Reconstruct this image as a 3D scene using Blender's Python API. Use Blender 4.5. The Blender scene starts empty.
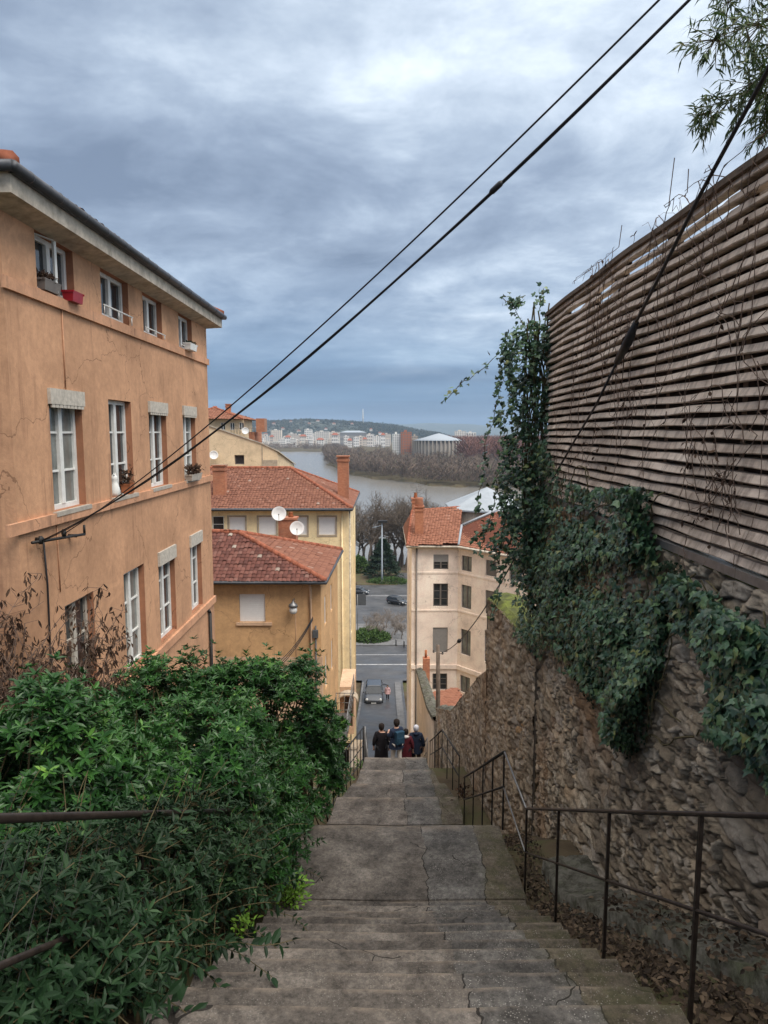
import bpy, math, random
import numpy as np
from mathutils import Vector, Matrix
random.seed(11); RNG = np.random.default_rng(11)
scene = bpy.context.scene
COL = scene.collection
R = math.radians
FPX = 690.0; PITCH = math.atan(80 / FPX); CP, SP = math.cos(PITCH), math.sin(PITCH)

# ------------------------------------------------------------------ camera geometry helpers
def ray(px, py):
    x = (px - 384) / FPX; a = (py - 512) / FPX
    return np.array([x, CP - a * SP, -SP - a * CP])
def atY(px, py, Y):
    d = ray(px, py); return d * (Y / d[1])
def atX(px, py, X):
    d = ray(px, py); return d * (X / d[0])

PROF = [(-60, -1.6), (0.9, -1.6), (7.05, -5.1), (8.5, -5.1), (13.2, -7.92), (14.3, -7.92), (17.2, -8.43), (44, -23.5),
        (70, -28.2), (78, -29.2), (100, -31.0), (134, -33.4), (165, -34.0), (190, -36.6), (205, -40.5), (215, -42), (20000, -42)]
PY = [p[0] for p in PROF]; PZ = [p[1] for p in PROF]
def gz(y): return float(np.interp(y, PY, PZ))

# ------------------------------------------------------------------ materials
def nt_new(name):
    m = bpy.data.materials.new(name); m.use_nodes = True
    nt = m.node_tree; b = nt.nodes['Principled BSDF']
    return m, nt, b
def c4(c): return (c[0], c[1], c[2], 1.0)
def noise(nt, scale, detail=5, rough=.6, coord='Object', stretch=None, dist=0.0):
    tc = nt.nodes.new('ShaderNodeTexCoord'); n = nt.nodes.new('ShaderNodeTexNoise')
    n.inputs['Scale'].default_value = scale; n.inputs['Detail'].default_value = detail; n.inputs['Roughness'].default_value = rough
    n.inputs['Distortion'].default_value = dist
    if stretch:
        mp = nt.nodes.new('ShaderNodeMapping'); mp.inputs['Scale'].default_value = stretch
        nt.links.new(tc.outputs[coord], mp.inputs['Vector']); nt.links.new(mp.outputs[0], n.inputs['Vector'])
    else: nt.links.new(tc.outputs[coord], n.inputs['Vector'])
    return n.outputs['Fac']
def ramp(nt, fac, stops):
    r = nt.nodes.new('ShaderNodeValToRGB'); e = r.color_ramp.elements
    while len(e) < len(stops): e.new(.5)
    for i, (p, c) in enumerate(stops): e[i].position = p; e[i].color = c4(c)
    nt.links.new(fac, r.inputs[0]); return r.outputs[0]
def mixc(nt, fac, a, b, mode='MIX'):
    m = nt.nodes.new('ShaderNodeMix'); m.data_type = 'RGBA'; m.blend_type = mode
    for s, v in ((0, fac), (6, a), (7, b)):
        if hasattr(v, 'links') or hasattr(v, 'is_linked'): nt.links.new(v, m.inputs[s])
        elif s == 0: m.inputs[0].default_value = v
        else: m.inputs[s].default_value = c4(v)
    return m.outputs[2]
def bump(nt, b, h, strength=.4, dist=.02):
    bp = nt.nodes.new('ShaderNodeBump'); bp.inputs['Strength'].default_value = strength; bp.inputs['Distance'].default_value = dist
    nt.links.new(h, bp.inputs['Height']); nt.links.new(bp.outputs[0], b.inputs['Normal'])
def mth(nt, op, a, b=0.0, c=0.0):
    m = nt.nodes.new('ShaderNodeMath'); m.operation = op
    for i, v in enumerate((a, b, c)):
        if hasattr(v, 'is_linked'): nt.links.new(v, m.inputs[i])
        else: m.inputs[i].default_value = v
    return m.outputs[0]
def plain(name, col, rough=.7, metal=0, var=.18, scale=6, bmp=.15, bscale=40, spec=None):
    m, nt, b = nt_new(name)
    n = noise(nt, scale, 6, .65)
    c = ramp(nt, n, [(.3, tuple(x * (1 - var) for x in col)), (.7, tuple(min(1, x * (1 + var)) for x in col))])
    nt.links.new(c, b.inputs['Base Color'])
    b.inputs['Roughness'].default_value = rough; b.inputs['Metallic'].default_value = metal
    b.inputs['Specular IOR Level'].default_value = spec if spec is not None else (.12 if rough > .7 else .4)
    if bmp: bump(nt, b, noise(nt, bscale, 4), bmp, .01)
    return m
def render_mat(name, col, stain, streak=.5, rough=.88):
    """lime render: blotches, vertical rain streaks, fine grain"""
    m, nt, b = nt_new(name)
    n1 = noise(nt, .8, 8, .68); n2 = noise(nt, 2.2, 7, .72, stretch=(2.0, 2.0, .11)); n3 = noise(nt, 9, 5, .7)
    c = ramp(nt, n1, [(.32, tuple(x * .74 for x in col)), (.52, col), (.7, tuple(min(1, x * 1.16) for x in col))])
    f2 = ramp(nt, n2, [(.52, (0, 0, 0)), (.66, (1, 1, 1))]); f2 = mixc(nt, ramp(nt, noise(nt, .7, 4), [(.45, (0, 0, 0)), (.6, (1, 1, 1))]), (0, 0, 0), f2)
    c = mixc(nt, mth(nt, 'MULTIPLY', f2, streak), c, stain)
    f3 = ramp(nt, n3, [(.35, (1, 1, 1)), (.6, (0, 0, 0))])
    c = mixc(nt, mth(nt, 'MULTIPLY', f3, .3), c, stain)
    f4 = ramp(nt, noise(nt, .33, 6, .6, dist=1.2), [(.56, (0, 0, 0)), (.59, (.55, .55, .55)), (.75, (.2, .2, .2))]); c = mixc(nt, mth(nt, 'MULTIPLY', f4, streak), c, tuple(min(1, x * 1.25) for x in col))
    vk = nt.nodes.new('ShaderNodeTexVoronoi'); vk.feature = 'DISTANCE_TO_EDGE'; vk.inputs['Scale'].default_value = .33; vm = nt.nodes.new('ShaderNodeVectorMath'); vm.operation = 'ADD'; tk = nt.nodes.new('ShaderNodeTexCoord'); nk = nt.nodes.new('ShaderNodeTexNoise'); nk.inputs['Scale'].default_value = 1.7; nk.inputs['Detail'].default_value = 6; nt.links.new(tk.outputs['Object'], nk.inputs[0]); nt.links.new(tk.outputs['Object'], vm.inputs[0]); nt.links.new(nk.outputs['Color'], vm.inputs[1]); nt.links.new(vm.outputs[0], vk.inputs['Vector'])
    c = mixc(nt, mth(nt, 'MULTIPLY', mth(nt, 'LESS_THAN', vk.outputs['Distance'], .0028), .55), c, tuple(x * .5 for x in stain))
    nt.links.new(c, b.inputs['Base Color']); b.inputs['Roughness'].default_value = rough; b.inputs['Specular IOR Level'].default_value = .12
    bump(nt, b, noise(nt, 28, 6, .7), .35, .012)
    return m
def island_mat(name, stops, rough=.5, spec=.4, trans=0.0, bmp=0):
    m, nt, b = nt_new(name)
    g = nt.nodes.new('ShaderNodeNewGeometry')
    c = ramp(nt, g.outputs['Random Per Island'], stops)
    nt.links.new(c, b.inputs['Base Color'])
    b.inputs['Roughness'].default_value = rough; b.inputs['Specular IOR Level'].default_value = spec
    if bmp: bump(nt, b, noise(nt, 30, 4), bmp, .01)
    if trans:
        t = nt.nodes.new('ShaderNodeBsdfTranslucent'); nt.links.new(c, t.inputs[0])
        mx = nt.nodes.new('ShaderNodeMixShader'); mx.inputs[0].default_value = trans
        nt.links.new(b.outputs[0], mx.inputs[1]); nt.links.new(t.outputs[0], mx.inputs[2])
        nt.links.new(mx.outputs[0], nt.nodes['Material Output'].inputs['Surface'])
    return m

M = {}
M['ochre'] = render_mat('ochre_render', (.56, .32, .19), (.27, .145, .09), .75)
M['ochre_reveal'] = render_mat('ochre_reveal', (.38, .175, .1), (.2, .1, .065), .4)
M['ochre_trim'] = render_mat('ochre_trim', (.6, .33, .2), (.22, .13, .09), .9)
M['orange'] = render_mat('orange_render', (.6, .37, .19), (.34, .2, .105), .5)
M['tan_patch'] = render_mat('tan_repair_render', (.62, .42, .28), (.42, .28, .18), .3)
M['yellow'] = render_mat('yellow_render', (.88, .71, .43), (.6, .46, .27), .4)
M['beige'] = render_mat('beige_render', (.72, .56, .37), (.5, .38, .25), .45)
M['cream'] = render_mat('cream_render', (.92, .775, .67), (.7, .57, .48), .35)
M['pale'] = render_mat('pale_render', (.66, .56, .45), (.4, .34, .28), .6)
M['white_paint'] = plain('white_paint', (.7, .7, .67), .55, var=.12)
M['old_white'] = plain('weathered_white_paint', (.47, .43, .37), .75, var=.25, scale=14)
M['white_shutter'] = plain('white_roller_shutter', (.78, .77, .76), .5, var=.04, bmp=0)
M['soffit'] = plain('weathered_eaves_board', (.46, .41, .34), .85, var=.35, scale=5)
M['zinc'] = plain('dark_zinc', (.075, .08, .09), .5, .4, var=.3, scale=3)
M['pale_zinc'] = plain('pale_zinc_roof', (.3, .335, .37), .6, .0, var=.1, scale=2)
M['black_iron'] = plain('black_iron', (.022, .021, .02), .55, .3, var=.4, scale=20)
M['rust_rail'] = plain('brown_painted_rail', (.032, .024, .02), .5, .4, var=.5, scale=14)
M['grey_rail'] = plain('grey_galvanised_rail', (.2, .2, .2), .45, .6, var=.2, scale=10)
M['cable'] = plain('black_cable', (.014, .014, .017), .5, var=.2)
M['wood_pole'] = plain('weathered_wood', (.15, .115, .09), .9, var=.3, scale=9)
M['brick'] = plain('chimney_brick', (.42, .15, .075), .9, var=.3, scale=9, bmp=.5, bscale=14)
M['dark_shutter'] = plain('grey_brown_shutter', (.16, .14, .125), .7, var=.15)
M['shutter_grey'] = plain('grey_shutter', (.27, .26, .25), .7, var=.1)
M['sill_stone'] = plain('sill_stone', (.4, .36, .31), .9, var=.2)
M['curtain'] = plain('net_curtain', (.5, .5, .47), .9, var=.2, scale=8)
M['red_plastic'] = plain('red_plastic', (.3, .012, .02), .45)
M['terracotta'] = plain('terracotta', (.35, .13, .06), .8)
M['dish'] = plain('pale_dish', (.66, .65, .63), .5, var=.1)
M['concrete'] = plain('old_concrete', (.27, .25, .225), .92, var=.28, scale=2.4, bmp=.4, bscale=22)
M['coping'] = plain('tan_coping', (.4, .33, .25), .92, var=.25, scale=3, bmp=.35)
M['grey_sign'] = plain('grey_sign_back', (.1, .105, .11), .6, .3)
M['gap_shade'] = plain('slat_gap_shade', (.022, .017, .014), .95, var=.4)  # near-black colour paints in the shade between the fence slats
M['stone_loose'] = plain('loose_stone', (.14, .11, .085), .95, var=.4, scale=9, bmp=.6)
M['pale_paving2'] = plain('tan_panel', (.3, .27, .24), .8)
M['bark'] = plain('grey_brown_bark', (.13, .105, .085), .95, var=.3, scale=5, bmp=.4)
M['pale_bark'] = plain('pale_twigs', (.22, .19, .165), .95, var=.3, scale=5)
M['stem'] = plain('green_brown_stem', (.09, .075, .04), .9, var=.3)
M['dry_stem'] = plain('dry_vine_stem', (.13, .09, .07), .95, var=.35, scale=8)
M['tyre'] = plain('rubber', (.02, .02, .02), .85)
M['rim'] = plain('alloy', (.35, .36, .37), .35, .7)
M['skin'] = plain('skin', (.5, .3, .22), .6, var=.05)
def glass_mat(name, col, rough=.08):
    m, nt, b = nt_new(name)
    c = ramp(nt, noise(nt, 1.7, 3), [(.35, tuple(x * .6 for x in col)), (.7, tuple(x * 1.5 for x in col))])
    nt.links.new(c, b.inputs['Base Color']); b.inputs['Roughness'].default_value = rough
    b.inputs['Specular IOR Level'].default_value = .6
    return m
M['glass'] = glass_mat('window_glass', (.03, .034, .038))
M['glass_curtain'] = glass_mat('curtained_glass', (.15, .16, .15), .15)
M['carglass'] = glass_mat('car_glass', (.02, .024, .028), .05)
M['lampglass'] = glass_mat('lamp_glass', (.6, .6, .58), .2)
def carpaint(name, col):
    m, nt, b = nt_new(name); b.inputs['Base Color'].default_value = c4(col)
    b.inputs['Metallic'].default_value = .4; b.inputs['Roughness'].default_value = .3; b.inputs['Coat Weight'].default_value = .8
    return m
M['tiles'] = island_mat('red_clay_tiles', [(0, (.16, .068, .045)), (.5, (.2, .085, .055)), (.95, (.225, .1, .065)), (.985, (.24, .12, .085)), (1, (.3, .22, .18))], .85, .25, bmp=.3)
M['old_tiles'] = island_mat('weathered_clay_tiles', [(0, (.085, .036, .029)), (.4, (.125, .05, .039)), (.8, (.155, .065, .05)), (.975, (.17, .085, .068)), (.985, (.28, .23, .19)), (1, (.36, .32, .27))], .9, .2, bmp=.3)
M['orange_tiles'] = island_mat('orange_clay_tiles', [(0, (.21, .085, .052)), (.5, (.25, .105, .064)), (.95, (.275, .12, .074)), (1, (.31, .155, .105))], .85, .25, bmp=.3)
M['underlay'] = plain('dark_tile_bed', (.12, .045, .03), .95)
M['ridge'] = plain('ridge_tile', (.28, .1, .06), .9, var=.35, scale=5)
# foliage
M['leaf_glossy'] = island_mat('glossy_green_leaf', [(0, (.014, .05, .014)), (.55, (.028, .095, .024)), (.9, (.06, .155, .035)), (1, (.11, .23, .05))], .38, .5, .18)
M['leaf_privet'] = island_mat('dull_green_leaf', [(0, (.016, .036, .014)), (.6, (.035, .075, .03)), (1, (.075, .12, .055))], .45, .45, .18)
M['leaf_ivy'] = island_mat('ivy_leaf', [(0, (.014, .036, .02)), (.45, (.036, .085, .045)), (.8, (.075, .145, .075)), (.95, (.11, .19, .075)), (1, (.2, .21, .07))], .34, .45, .1)
M['leaf_lime'] = island_mat('lime_green_leaf', [(0, (.09, .2, .02)), (1, (.22, .4, .05))], .5, .4, .25)
M['leaf_bamboo'] = island_mat('bamboo_leaf', [(0, (.03, .06, .02)), (.7, (.07, .12, .035)), (1, (.16, .17, .08))], .5, .4, .3)
M['leaf_dry'] = island_mat('dead_leaf', [(0, (.03, .018, .013)), (.6, (.065, .037, .025)), (1, (.13, .08, .05))], .85, .2, .05)
M['leaf_litter'] = island_mat('leaf_litter', [(0, (.02, .015, .011)), (.6, (.062, .044, .03)), (1, (.14, .1, .066))], .85, .2, .05)
M['conifer'] = island_mat('dark_evergreen_leaf', [(0, (.012, .03, .018)), (1, (.035, .06, .035))], .6, .3, .1)
M['hedge'] = island_mat('hedge_leaf', [(0, (.03, .07, .02)), (1, (.09, .15, .04))], .6, .3, .15)
M['far_twig'] = island_mat('bare_wood_brush', [(0, (.1, .08, .068)), (.55, (.17, .13, .108)), (.85, (.2, .145, .11)), (1, (.12, .125, .08))], .95, .1)
M['far_red_twig'] = island_mat('reddish_bare_brush', [(0, (.15, .075, .06)), (1, (.23, .12, .095))], .95, .1)
M['hill_leaf'] = island_mat('hill_woodland_leaf', [(0, (.022, .033, .028)), (.7, (.045, .055, .04)), (1, (.09, .08, .06))], .9, .1)

def tint_mat(name, stops, rough=.38, trans=.18, spec=.35):
    m = island_mat(name, stops, rough, spec, trans); nt = m.node_tree
    a = nt.nodes.new('ShaderNodeAttribute'); a.attribute_name = 'growth'; g = [x for x in nt.nodes if x.type == 'NEW_GEOMETRY'][0]; r = [x for x in nt.nodes if x.type == 'VALTORGB'][0]
    f = mth(nt, 'ADD', mth(nt, 'MULTIPLY', g.outputs['Random Per Island'], .3), mth(nt, 'MULTIPLY', a.outputs['Fac'], .7)); nt.links.new(f, r.inputs[0]); return m
M['leaf_glossy'] = tint_mat('glossy_green_leaf', [(0, (.01, .036, .01)), (.4, (.026, .085, .02)), (.75, (.055, .15, .03)), (.9, (.1, .23, .04)), (1, (.2, .36, .07))], .36)
M['leaf_privet'] = tint_mat('dull_green_leaf', [(0, (.007, .018, .008)), (.55, (.016, .042, .016)), (.85, (.035, .078, .028)), (1, (.1, .17, .06))], .5, .15, .2)
# ------------------------------------------------------------------ mesh builder
class MB:
    def __init__(s): s.v = []; s.f = []; s.m = []; s.n = 0; s.smooth = []
    def add(s, verts, faces, mi=0, smooth=False):
        o = s.n; s.v.append(np.asarray(verts, dtype=float).reshape(-1, 3)); s.n += len(s.v[-1])
        for f in faces: s.f.append(tuple(int(i) + o for i in f)); s.m.append(mi); s.smooth.append(smooth)
    def quad(s, a, b, c, d, mi=0): s.add([a, b, c, d], [(0, 1, 2, 3)], mi)
    def obox(s, o, U, V, W, u, v, w, mi=0):
        o, U, V, W = map(np.asarray, (o, U, V, W)); vs = []
        for k in w:
            for j in v:
                for i in u: vs.append(o + U * i + V * j + W * k)
        s.add(vs, [(0, 2, 3, 1), (4, 5, 7, 6), (0, 1, 5, 4), (2, 6, 7, 3), (0, 4, 6, 2), (1, 3, 7, 5)], mi)
    def box(s, x0, x1, y0, y1, z0, z1, mi=0): s.obox((0, 0, 0), (1, 0, 0), (0, 1, 0), (0, 0, 1), (x0, x1), (y0, y1), (z0, z1), mi)
    def tube(s, pts, r, n=6, mi=0, cap=True):
        pts = np.asarray(pts, float); k = len(pts)
        rr = np.full(k, r, float) if np.isscalar(r) else np.asarray(r, float)
        vs = []; up0 = np.array([.13, .21, 1.0])
        for i in range(k):
            t = pts[min(i + 1, k - 1)] - pts[max(i - 1, 0)]; t = t / (np.linalg.norm(t) + 1e-9)
            up = up0 if abs(t[2]) < .95 else np.array([1.0, .1, 0])
            a = np.cross(t, up); a /= np.linalg.norm(a) + 1e-9; b = np.cross(t, a)
            for j in range(n):
                th = 2 * math.pi * j / n; vs.append(pts[i] + rr[i] * (a * math.cos(th) + b * math.sin(th)))
        fs = [(i * n + j, i * n + (j + 1) % n, (i + 1) * n + (j + 1) % n, (i + 1) * n + j) for i in range(k - 1) for j in range(n)]
        if cap: fs += [tuple(range(n))[::-1], tuple((k - 1) * n + j for j in range(n))]
        s.add(vs, fs, mi, True)
    def lathe(s, c, prof, n=12, mi=0, axis=(0, 0, 1)):
        c = np.asarray(c, float); ax = np.asarray(axis, float); ax /= np.linalg.norm(ax)
        a = np.cross(ax, (0, 1, .3) if abs(ax[1]) < .9 else (1, 0, 0)); a /= np.linalg.norm(a); b = np.cross(ax, a); vs = []
        for r, h in prof:
            for j in range(n):
                th = 2 * math.pi * j / n; vs.append(c + ax * h + r * (a * math.cos(th) + b * math.sin(th)))
        k = len(prof)
        fs = [(i * n + j, i * n + (j + 1) % n, (i + 1) * n + (j + 1) % n, (i + 1) * n + j) for i in range(k - 1) for j in range(n)]
        fs += [tuple(range(n))[::-1], tuple((k - 1) * n + j for j in range(n))]
        s.add(vs, fs, mi, True)
    def build(s, name, mats, parent=None, smooth=None):
        V = np.concatenate(s.v) if s.v else np.zeros((0, 3))
        if parent is not None:
            w = Vector((0, 0, 0)); p = parent
            while p is not None: w += p.location; p = p.parent
            V = V - np.array(w)
        me = bpy.data.meshes.new(name); me.from_pydata(V.tolist(), [], s.f)
        mats = mats if isinstance(mats, (list, tuple)) else [mats]
        for m in mats: me.materials.append(m)
        if len(mats) > 1: me.polygons.foreach_set('material_index', np.array(s.m, dtype=np.int32))
        me.polygons.foreach_set('use_smooth', np.array([smooth] * len(s.f) if smooth is not None else s.smooth, dtype=bool))
        me.update()
        return link(name, me, parent)
def link(name, me, parent=None):
    o = bpy.data.objects.new(name, me); COL.objects.link(o)
    if parent is not None: o.parent = parent
    return o
def tri_mesh(name, V, F, mat, parent=None, smooth=False):
    """fast mesh from numpy; F (n,k) uniform"""
    V = np.asarray(V, np.float32); F = np.asarray(F, np.int32)
    if parent is not None:
        w = Vector((0, 0, 0)); p = parent
        while p is not None: w += p.location; p = p.parent
        V = V - np.array(w, np.float32)
    me = bpy.data.meshes.new(name); k = F.shape[1]
    me.vertices.add(len(V)); me.vertices.foreach_set('co', V.ravel())
    me.loops.add(F.size); me.loops.foreach_set('vertex_index', F.ravel())
    me.polygons.add(len(F)); me.polygons.foreach_set('loop_start', np.arange(0, F.size, k, dtype=np.int32))
    try: me.polygons.foreach_set('loop_total', np.full(len(F), k, np.int32))
    except Exception: pass
    me.polygons.foreach_set('use_smooth', np.full(len(F), smooth, bool))
    me.materials.append(mat); me.update(calc_edges=True); me.validate()
    return link(name, me, parent)
def tag(o, label=None, cat=None, group=None, kind=None):
    if label: o['label'] = label
    if cat: o['category'] = cat
    if group: o['group'] = group
    if kind: o['kind'] = kind
    return o
def thing(name, loc, label, cat, group=None, rz=0):
    o = bpy.data.objects.new(name, None); COL.objects.link(o); o.location = loc; o.rotation_euler.z = rz; o.empty_display_size = .2
    return tag(o, label, cat, group)
def copy_tree(o, parent=None):
    c = o.copy(); COL.objects.link(c); c.parent = parent
    for ch in list(o.children): copy_tree(ch, c)
    return c
def norm(a): return a / (np.linalg.norm(a, axis=-1, keepdims=True) + 1e-9)

# leaves -------------------------------------------------------------
LEAF = (np.array([(0, 0, 0), (.26, .4, .05), (.26, 0, -.03), (.26, -.4, .05), (.62, .42, .03), (.62, 0, -.05), (.62, -.42, .03), (1, 0, -.12)]), np.array([(0, 2, 1), (0, 3, 2), (1, 2, 5), (1, 5, 4), (2, 3, 6), (2, 6, 5), (4, 5, 7), (5, 6, 7)]))
SLIM = (np.array([(0, 0, 0), (.35, .5, .03), (.35, -.5, .03), (1, 0, -.12)]), np.array([(0, 2, 1), (1, 2, 3)]))
IVY = (np.array([(0, 0, 0), (.05, .42, .05), (.42, .55, .02), (.5, .25, .0), (1, 0, -.1), (.5, -.25, .0), (.42, -.55, .02), (.05, -.42, .05), (.3, 0, .07)]),
       np.array([(8, 0, 7), (8, 7, 6), (8, 6, 5), (8, 5, 4), (8, 4, 3), (8, 3, 2), (8, 2, 1), (8, 1, 0)]))
def leaves_arrays(P, D, N, L, W, tmpl):
    D = norm(D); S = norm(np.cross(D, N)); N2 = np.cross(S, D); T, F = tmpl; n = len(P); k = len(T)
    L = np.broadcast_to(np.asarray(L, float), (n,))[:, None, None]; W = np.broadcast_to(np.asarray(W, float), (n,))[:, None, None]
    V = P[:, None, :] + D[:, None, :] * T[None, :, 0:1] * L + S[:, None, :] * T[None, :, 1:2] * W + N2[:, None, :] * T[None, :, 2:3] * L
    return V.reshape(-1, 3), (F[None] + (np.arange(n) * k)[:, None, None]).reshape(-1, F.shape[1])
def leaf_obj(name, P, D, N, L, W, mat, parent=None, tmpl=LEAF):
    V, F = leaves_arrays(P, D, N, L, W, tmpl); return tri_mesh(name, V, F, mat, parent)
def rosettes(tips, axes, k, L, el0=.15, el1=.9):
    n = len(tips); A = norm(axes); ref = norm(RNG.normal(size=(n, 3))); U = norm(np.cross(A, ref)); Vv = np.cross(A, U)
    th = (np.arange(k) / k * 2 * math.pi)[None] + RNG.uniform(0, 6.28, (n, 1)) + RNG.normal(0, .25, (n, k))
    el = RNG.uniform(el0, el1, (n, k))
    Rd = U[:, None] * np.cos(th)[..., None] + Vv[:, None] * np.sin(th)[..., None]
    D = Rd * np.cos(el)[..., None] + A[:, None] * np.sin(el)[..., None]; N = A[:, None] * np.cos(el)[..., None] - Rd * np.sin(el)[..., None]
    P = np.repeat(tips[:, None], k, 1)
    Ls = L * RNG.uniform(.65, 1.25, (n, k))
    return P.reshape(-1, 3), D.reshape(-1, 3), N.reshape(-1, 3), Ls.ravel()
def frusta(segs, sides=4):
    A = np.array([s[0] for s in segs]); B = np.array([s[1] for s in segs]); r0 = np.array([s[2] for s in segs]); r1 = np.array([s[3] for s in segs])
    T = norm(B - A); ref = np.where(np.abs(T[:, 2:3]) > .9, np.array([[1., 0, 0]]), np.array([[0, 0, 1.]])); U = norm(np.cross(T, ref)); W = np.cross(T, U)
    th = np.arange(sides) / sides * 2 * math.pi
    ring = U[:, None] * np.cos(th)[None, :, None] + W[:, None] * np.sin(th)[None, :, None]
    V = np.concatenate([A[:, None] + ring * r0[:, None, None], B[:, None] + ring * r1[:, None, None]], 1)
    j = np.arange(sides); F = np.stack([j, (j + 1) % sides, (j + 1) % sides + sides, j + sides], 1)
    n = len(segs); return V.reshape(-1, 3), (F[None] + (np.arange(n) * 2 * sides)[:, None, None]).reshape(-1, 4)

# walls with openings --------------------------------------------------
def facade(mb, p0, p1, z0, z1, ops=(), depth=.25, mi=0, mi_reveal=None):
    p0 = np.array([p0[0], p0[1], 0.]); p1 = np.array([p1[0], p1[1], 0.]); L = np.linalg.norm(p1 - p0); d = (p1 - p0) / L; n = np.array([d[1], -d[0], 0])
    us = sorted({0, L} | {u for o in ops for u in o[:2]}); vs = sorted({z0, z1} | {v for o in ops for v in o[2:4]})
    Z = np.array([0, 0, 1.]); P = lambda u, v, w=0: p0 + d * u + Z * v - n * w
    for i in range(len(us) - 1):
        for j in range(len(vs) - 1):
            uc, vc = (us[i] + us[i + 1]) / 2, (vs[j] + vs[j + 1]) / 2
            if any(o[0] < uc < o[1] and o[2] < vc < o[3] for o in ops): continue
            mb.quad(P(us[i], vs[j]), P(us[i + 1], vs[j]), P(us[i + 1], vs[j + 1]), P(us[i], vs[j + 1]), mi)
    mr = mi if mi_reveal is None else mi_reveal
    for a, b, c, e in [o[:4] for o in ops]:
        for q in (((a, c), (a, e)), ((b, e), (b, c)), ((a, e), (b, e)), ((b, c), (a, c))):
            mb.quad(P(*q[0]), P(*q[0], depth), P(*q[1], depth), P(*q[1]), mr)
    return p0, d, n
def window(parent, p0, d, n, o, depth=.25, leaves=2, bars=2, frame='white_paint', glass='glass', fw=.06, sill=None, shutter=None, sh=0.0, name='window'):
    """frame (part) > pane, sill (sub-parts) in opening o; shutter covers the top share sh of it"""
    a, b, c, e = o[:4]; Z = np.array([0, 0, 1.]); p0 = np.asarray(p0, float); f = MB(); w = -depth
    def bar(u0, u1, v0, v1, t=.03): f.obox(p0, d, Z, n, (u0, u1), (v0, v1), (w + .004, w + .004 + t * 2))
    bar(a, a + fw, c, e); bar(b - fw, b, c, e); bar(a + fw, b - fw, e - fw, e); bar(a + fw, b - fw, c, c + fw)
    for i in range(1, leaves):
        m = a + (b - a) * i / leaves; bar(m - fw * .75, m + fw * .75, c + fw, e - fw, .036)
    for i in range(leaves):
        u0 = a + (b - a) * i / leaves + fw; u1 = a + (b - a) * (i + 1) / leaves - fw
        for k in range(1, bars + 1):
            v = c + (e - c) * k / (bars + 1); bar(u0, u1, v - .016, v + .016, .024)
    fr = f.build(name, M[frame], parent)
    g = MB(); g.quad(*[p0 + d * u + Z * v + n * (w + .022) for u, v in ((a + .01, c + .01), (b - .01, c + .01), (b - .01, e - .01), (a + .01, e - .01))]); g.build('pane', M[glass], fr)
    if sill:
        s = MB(); s.obox(p0, d, Z, n, (a - .06, b + .06), (c - .07, c - .003), (-.1, .07)); s.build('sill', M[sill], fr)
    if shutter:
        s = MB(); H = (e - c) * sh; k = max(3, int(H / .09))
        for i in range(k):
            v1 = e - .01 - H * i / k; v0 = e - .01 - H * (i + .93) / k
            s.obox(p0, d, Z, n, (a + .015, b - .015), (v0, v1), (w + .075, w + .09))
        s.obox(p0, d, Z, n, (a + .01, b - .01), (e - .01 - H, e - .012), (w + .066, w + .075))
        s.build('shutter', M[shutter], fr)
    return fr

# clay tile roofs -------------------------------------------------------
def in_poly(x, y, poly):
    r = np.zeros(len(x), bool); n = len(poly); j = n - 1
    for i in range(n):
        xi, yi = poly[i]; xj, yj = poly[j]
        r ^= ((yi > y) != (yj > y)) & (x < (xj - xi) * (y - yi) / (yj - yi + 1e-12) + xi); j = i
    return r
def tile_plane(V, F, nv, poly, course=.34, width=.24, lift=.035):
    P = np.array(poly, float); nrm = np.zeros(3)
    for i in range(len(P)): nrm += np.cross(P[i], P[(i + 1) % len(P)])
    nrm /= np.linalg.norm(nrm)
    if nrm[2] < 0: nrm = -nrm
    u = np.cross((0, 0, 1.), nrm); u /= np.linalg.norm(u); v = np.cross(nrm, u)
    if v[2] < 0: v = -v
    q = np.stack([(P - P[0]) @ u, (P - P[0]) @ v], 1)
    c0 = np.arange(q[:, 0].min(), q[:, 0].max() + width, width); c1 = np.arange(q[:, 1].min() - .04, q[:, 1].max() + course, course)
    U, W = np.meshgrid(c0, c1); U = U.ravel(); W = W.ravel()
    k = in_poly(U, W + course * .5, q); U = U[k]; W = W[k]; m = len(U)
    if m == 0: return nv
    U = U + RNG.normal(0, .008, m); W = W + RNG.normal(0, .01, m)
    tx = np.array([-.5, -.28, 0, .28, .5]) * width; th = np.array([0, .7, 1, .7, 0]) * lift
    jit = RNG.normal(0, .008, m)
    rows = []
    for vv, extra in ((0, .026), (course * 1.1, .002)):
        rows.append(P[0] + (U[:, None, None] + tx[None, :, None]) * u + (W[:, None, None] + vv) * v + (th[None, :, None] + extra + jit[:, None, None]) * nrm)
    A = np.concatenate(rows, 1).reshape(-1, 3)
    j = np.arange(4); f = np.stack([j, j + 1, j + 6, j + 5], 1)
    V.append(A); F.append((f[None] + (np.arange(m) * 10)[:, None, None] + nv).reshape(-1, 4))
    return nv + len(A)
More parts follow.
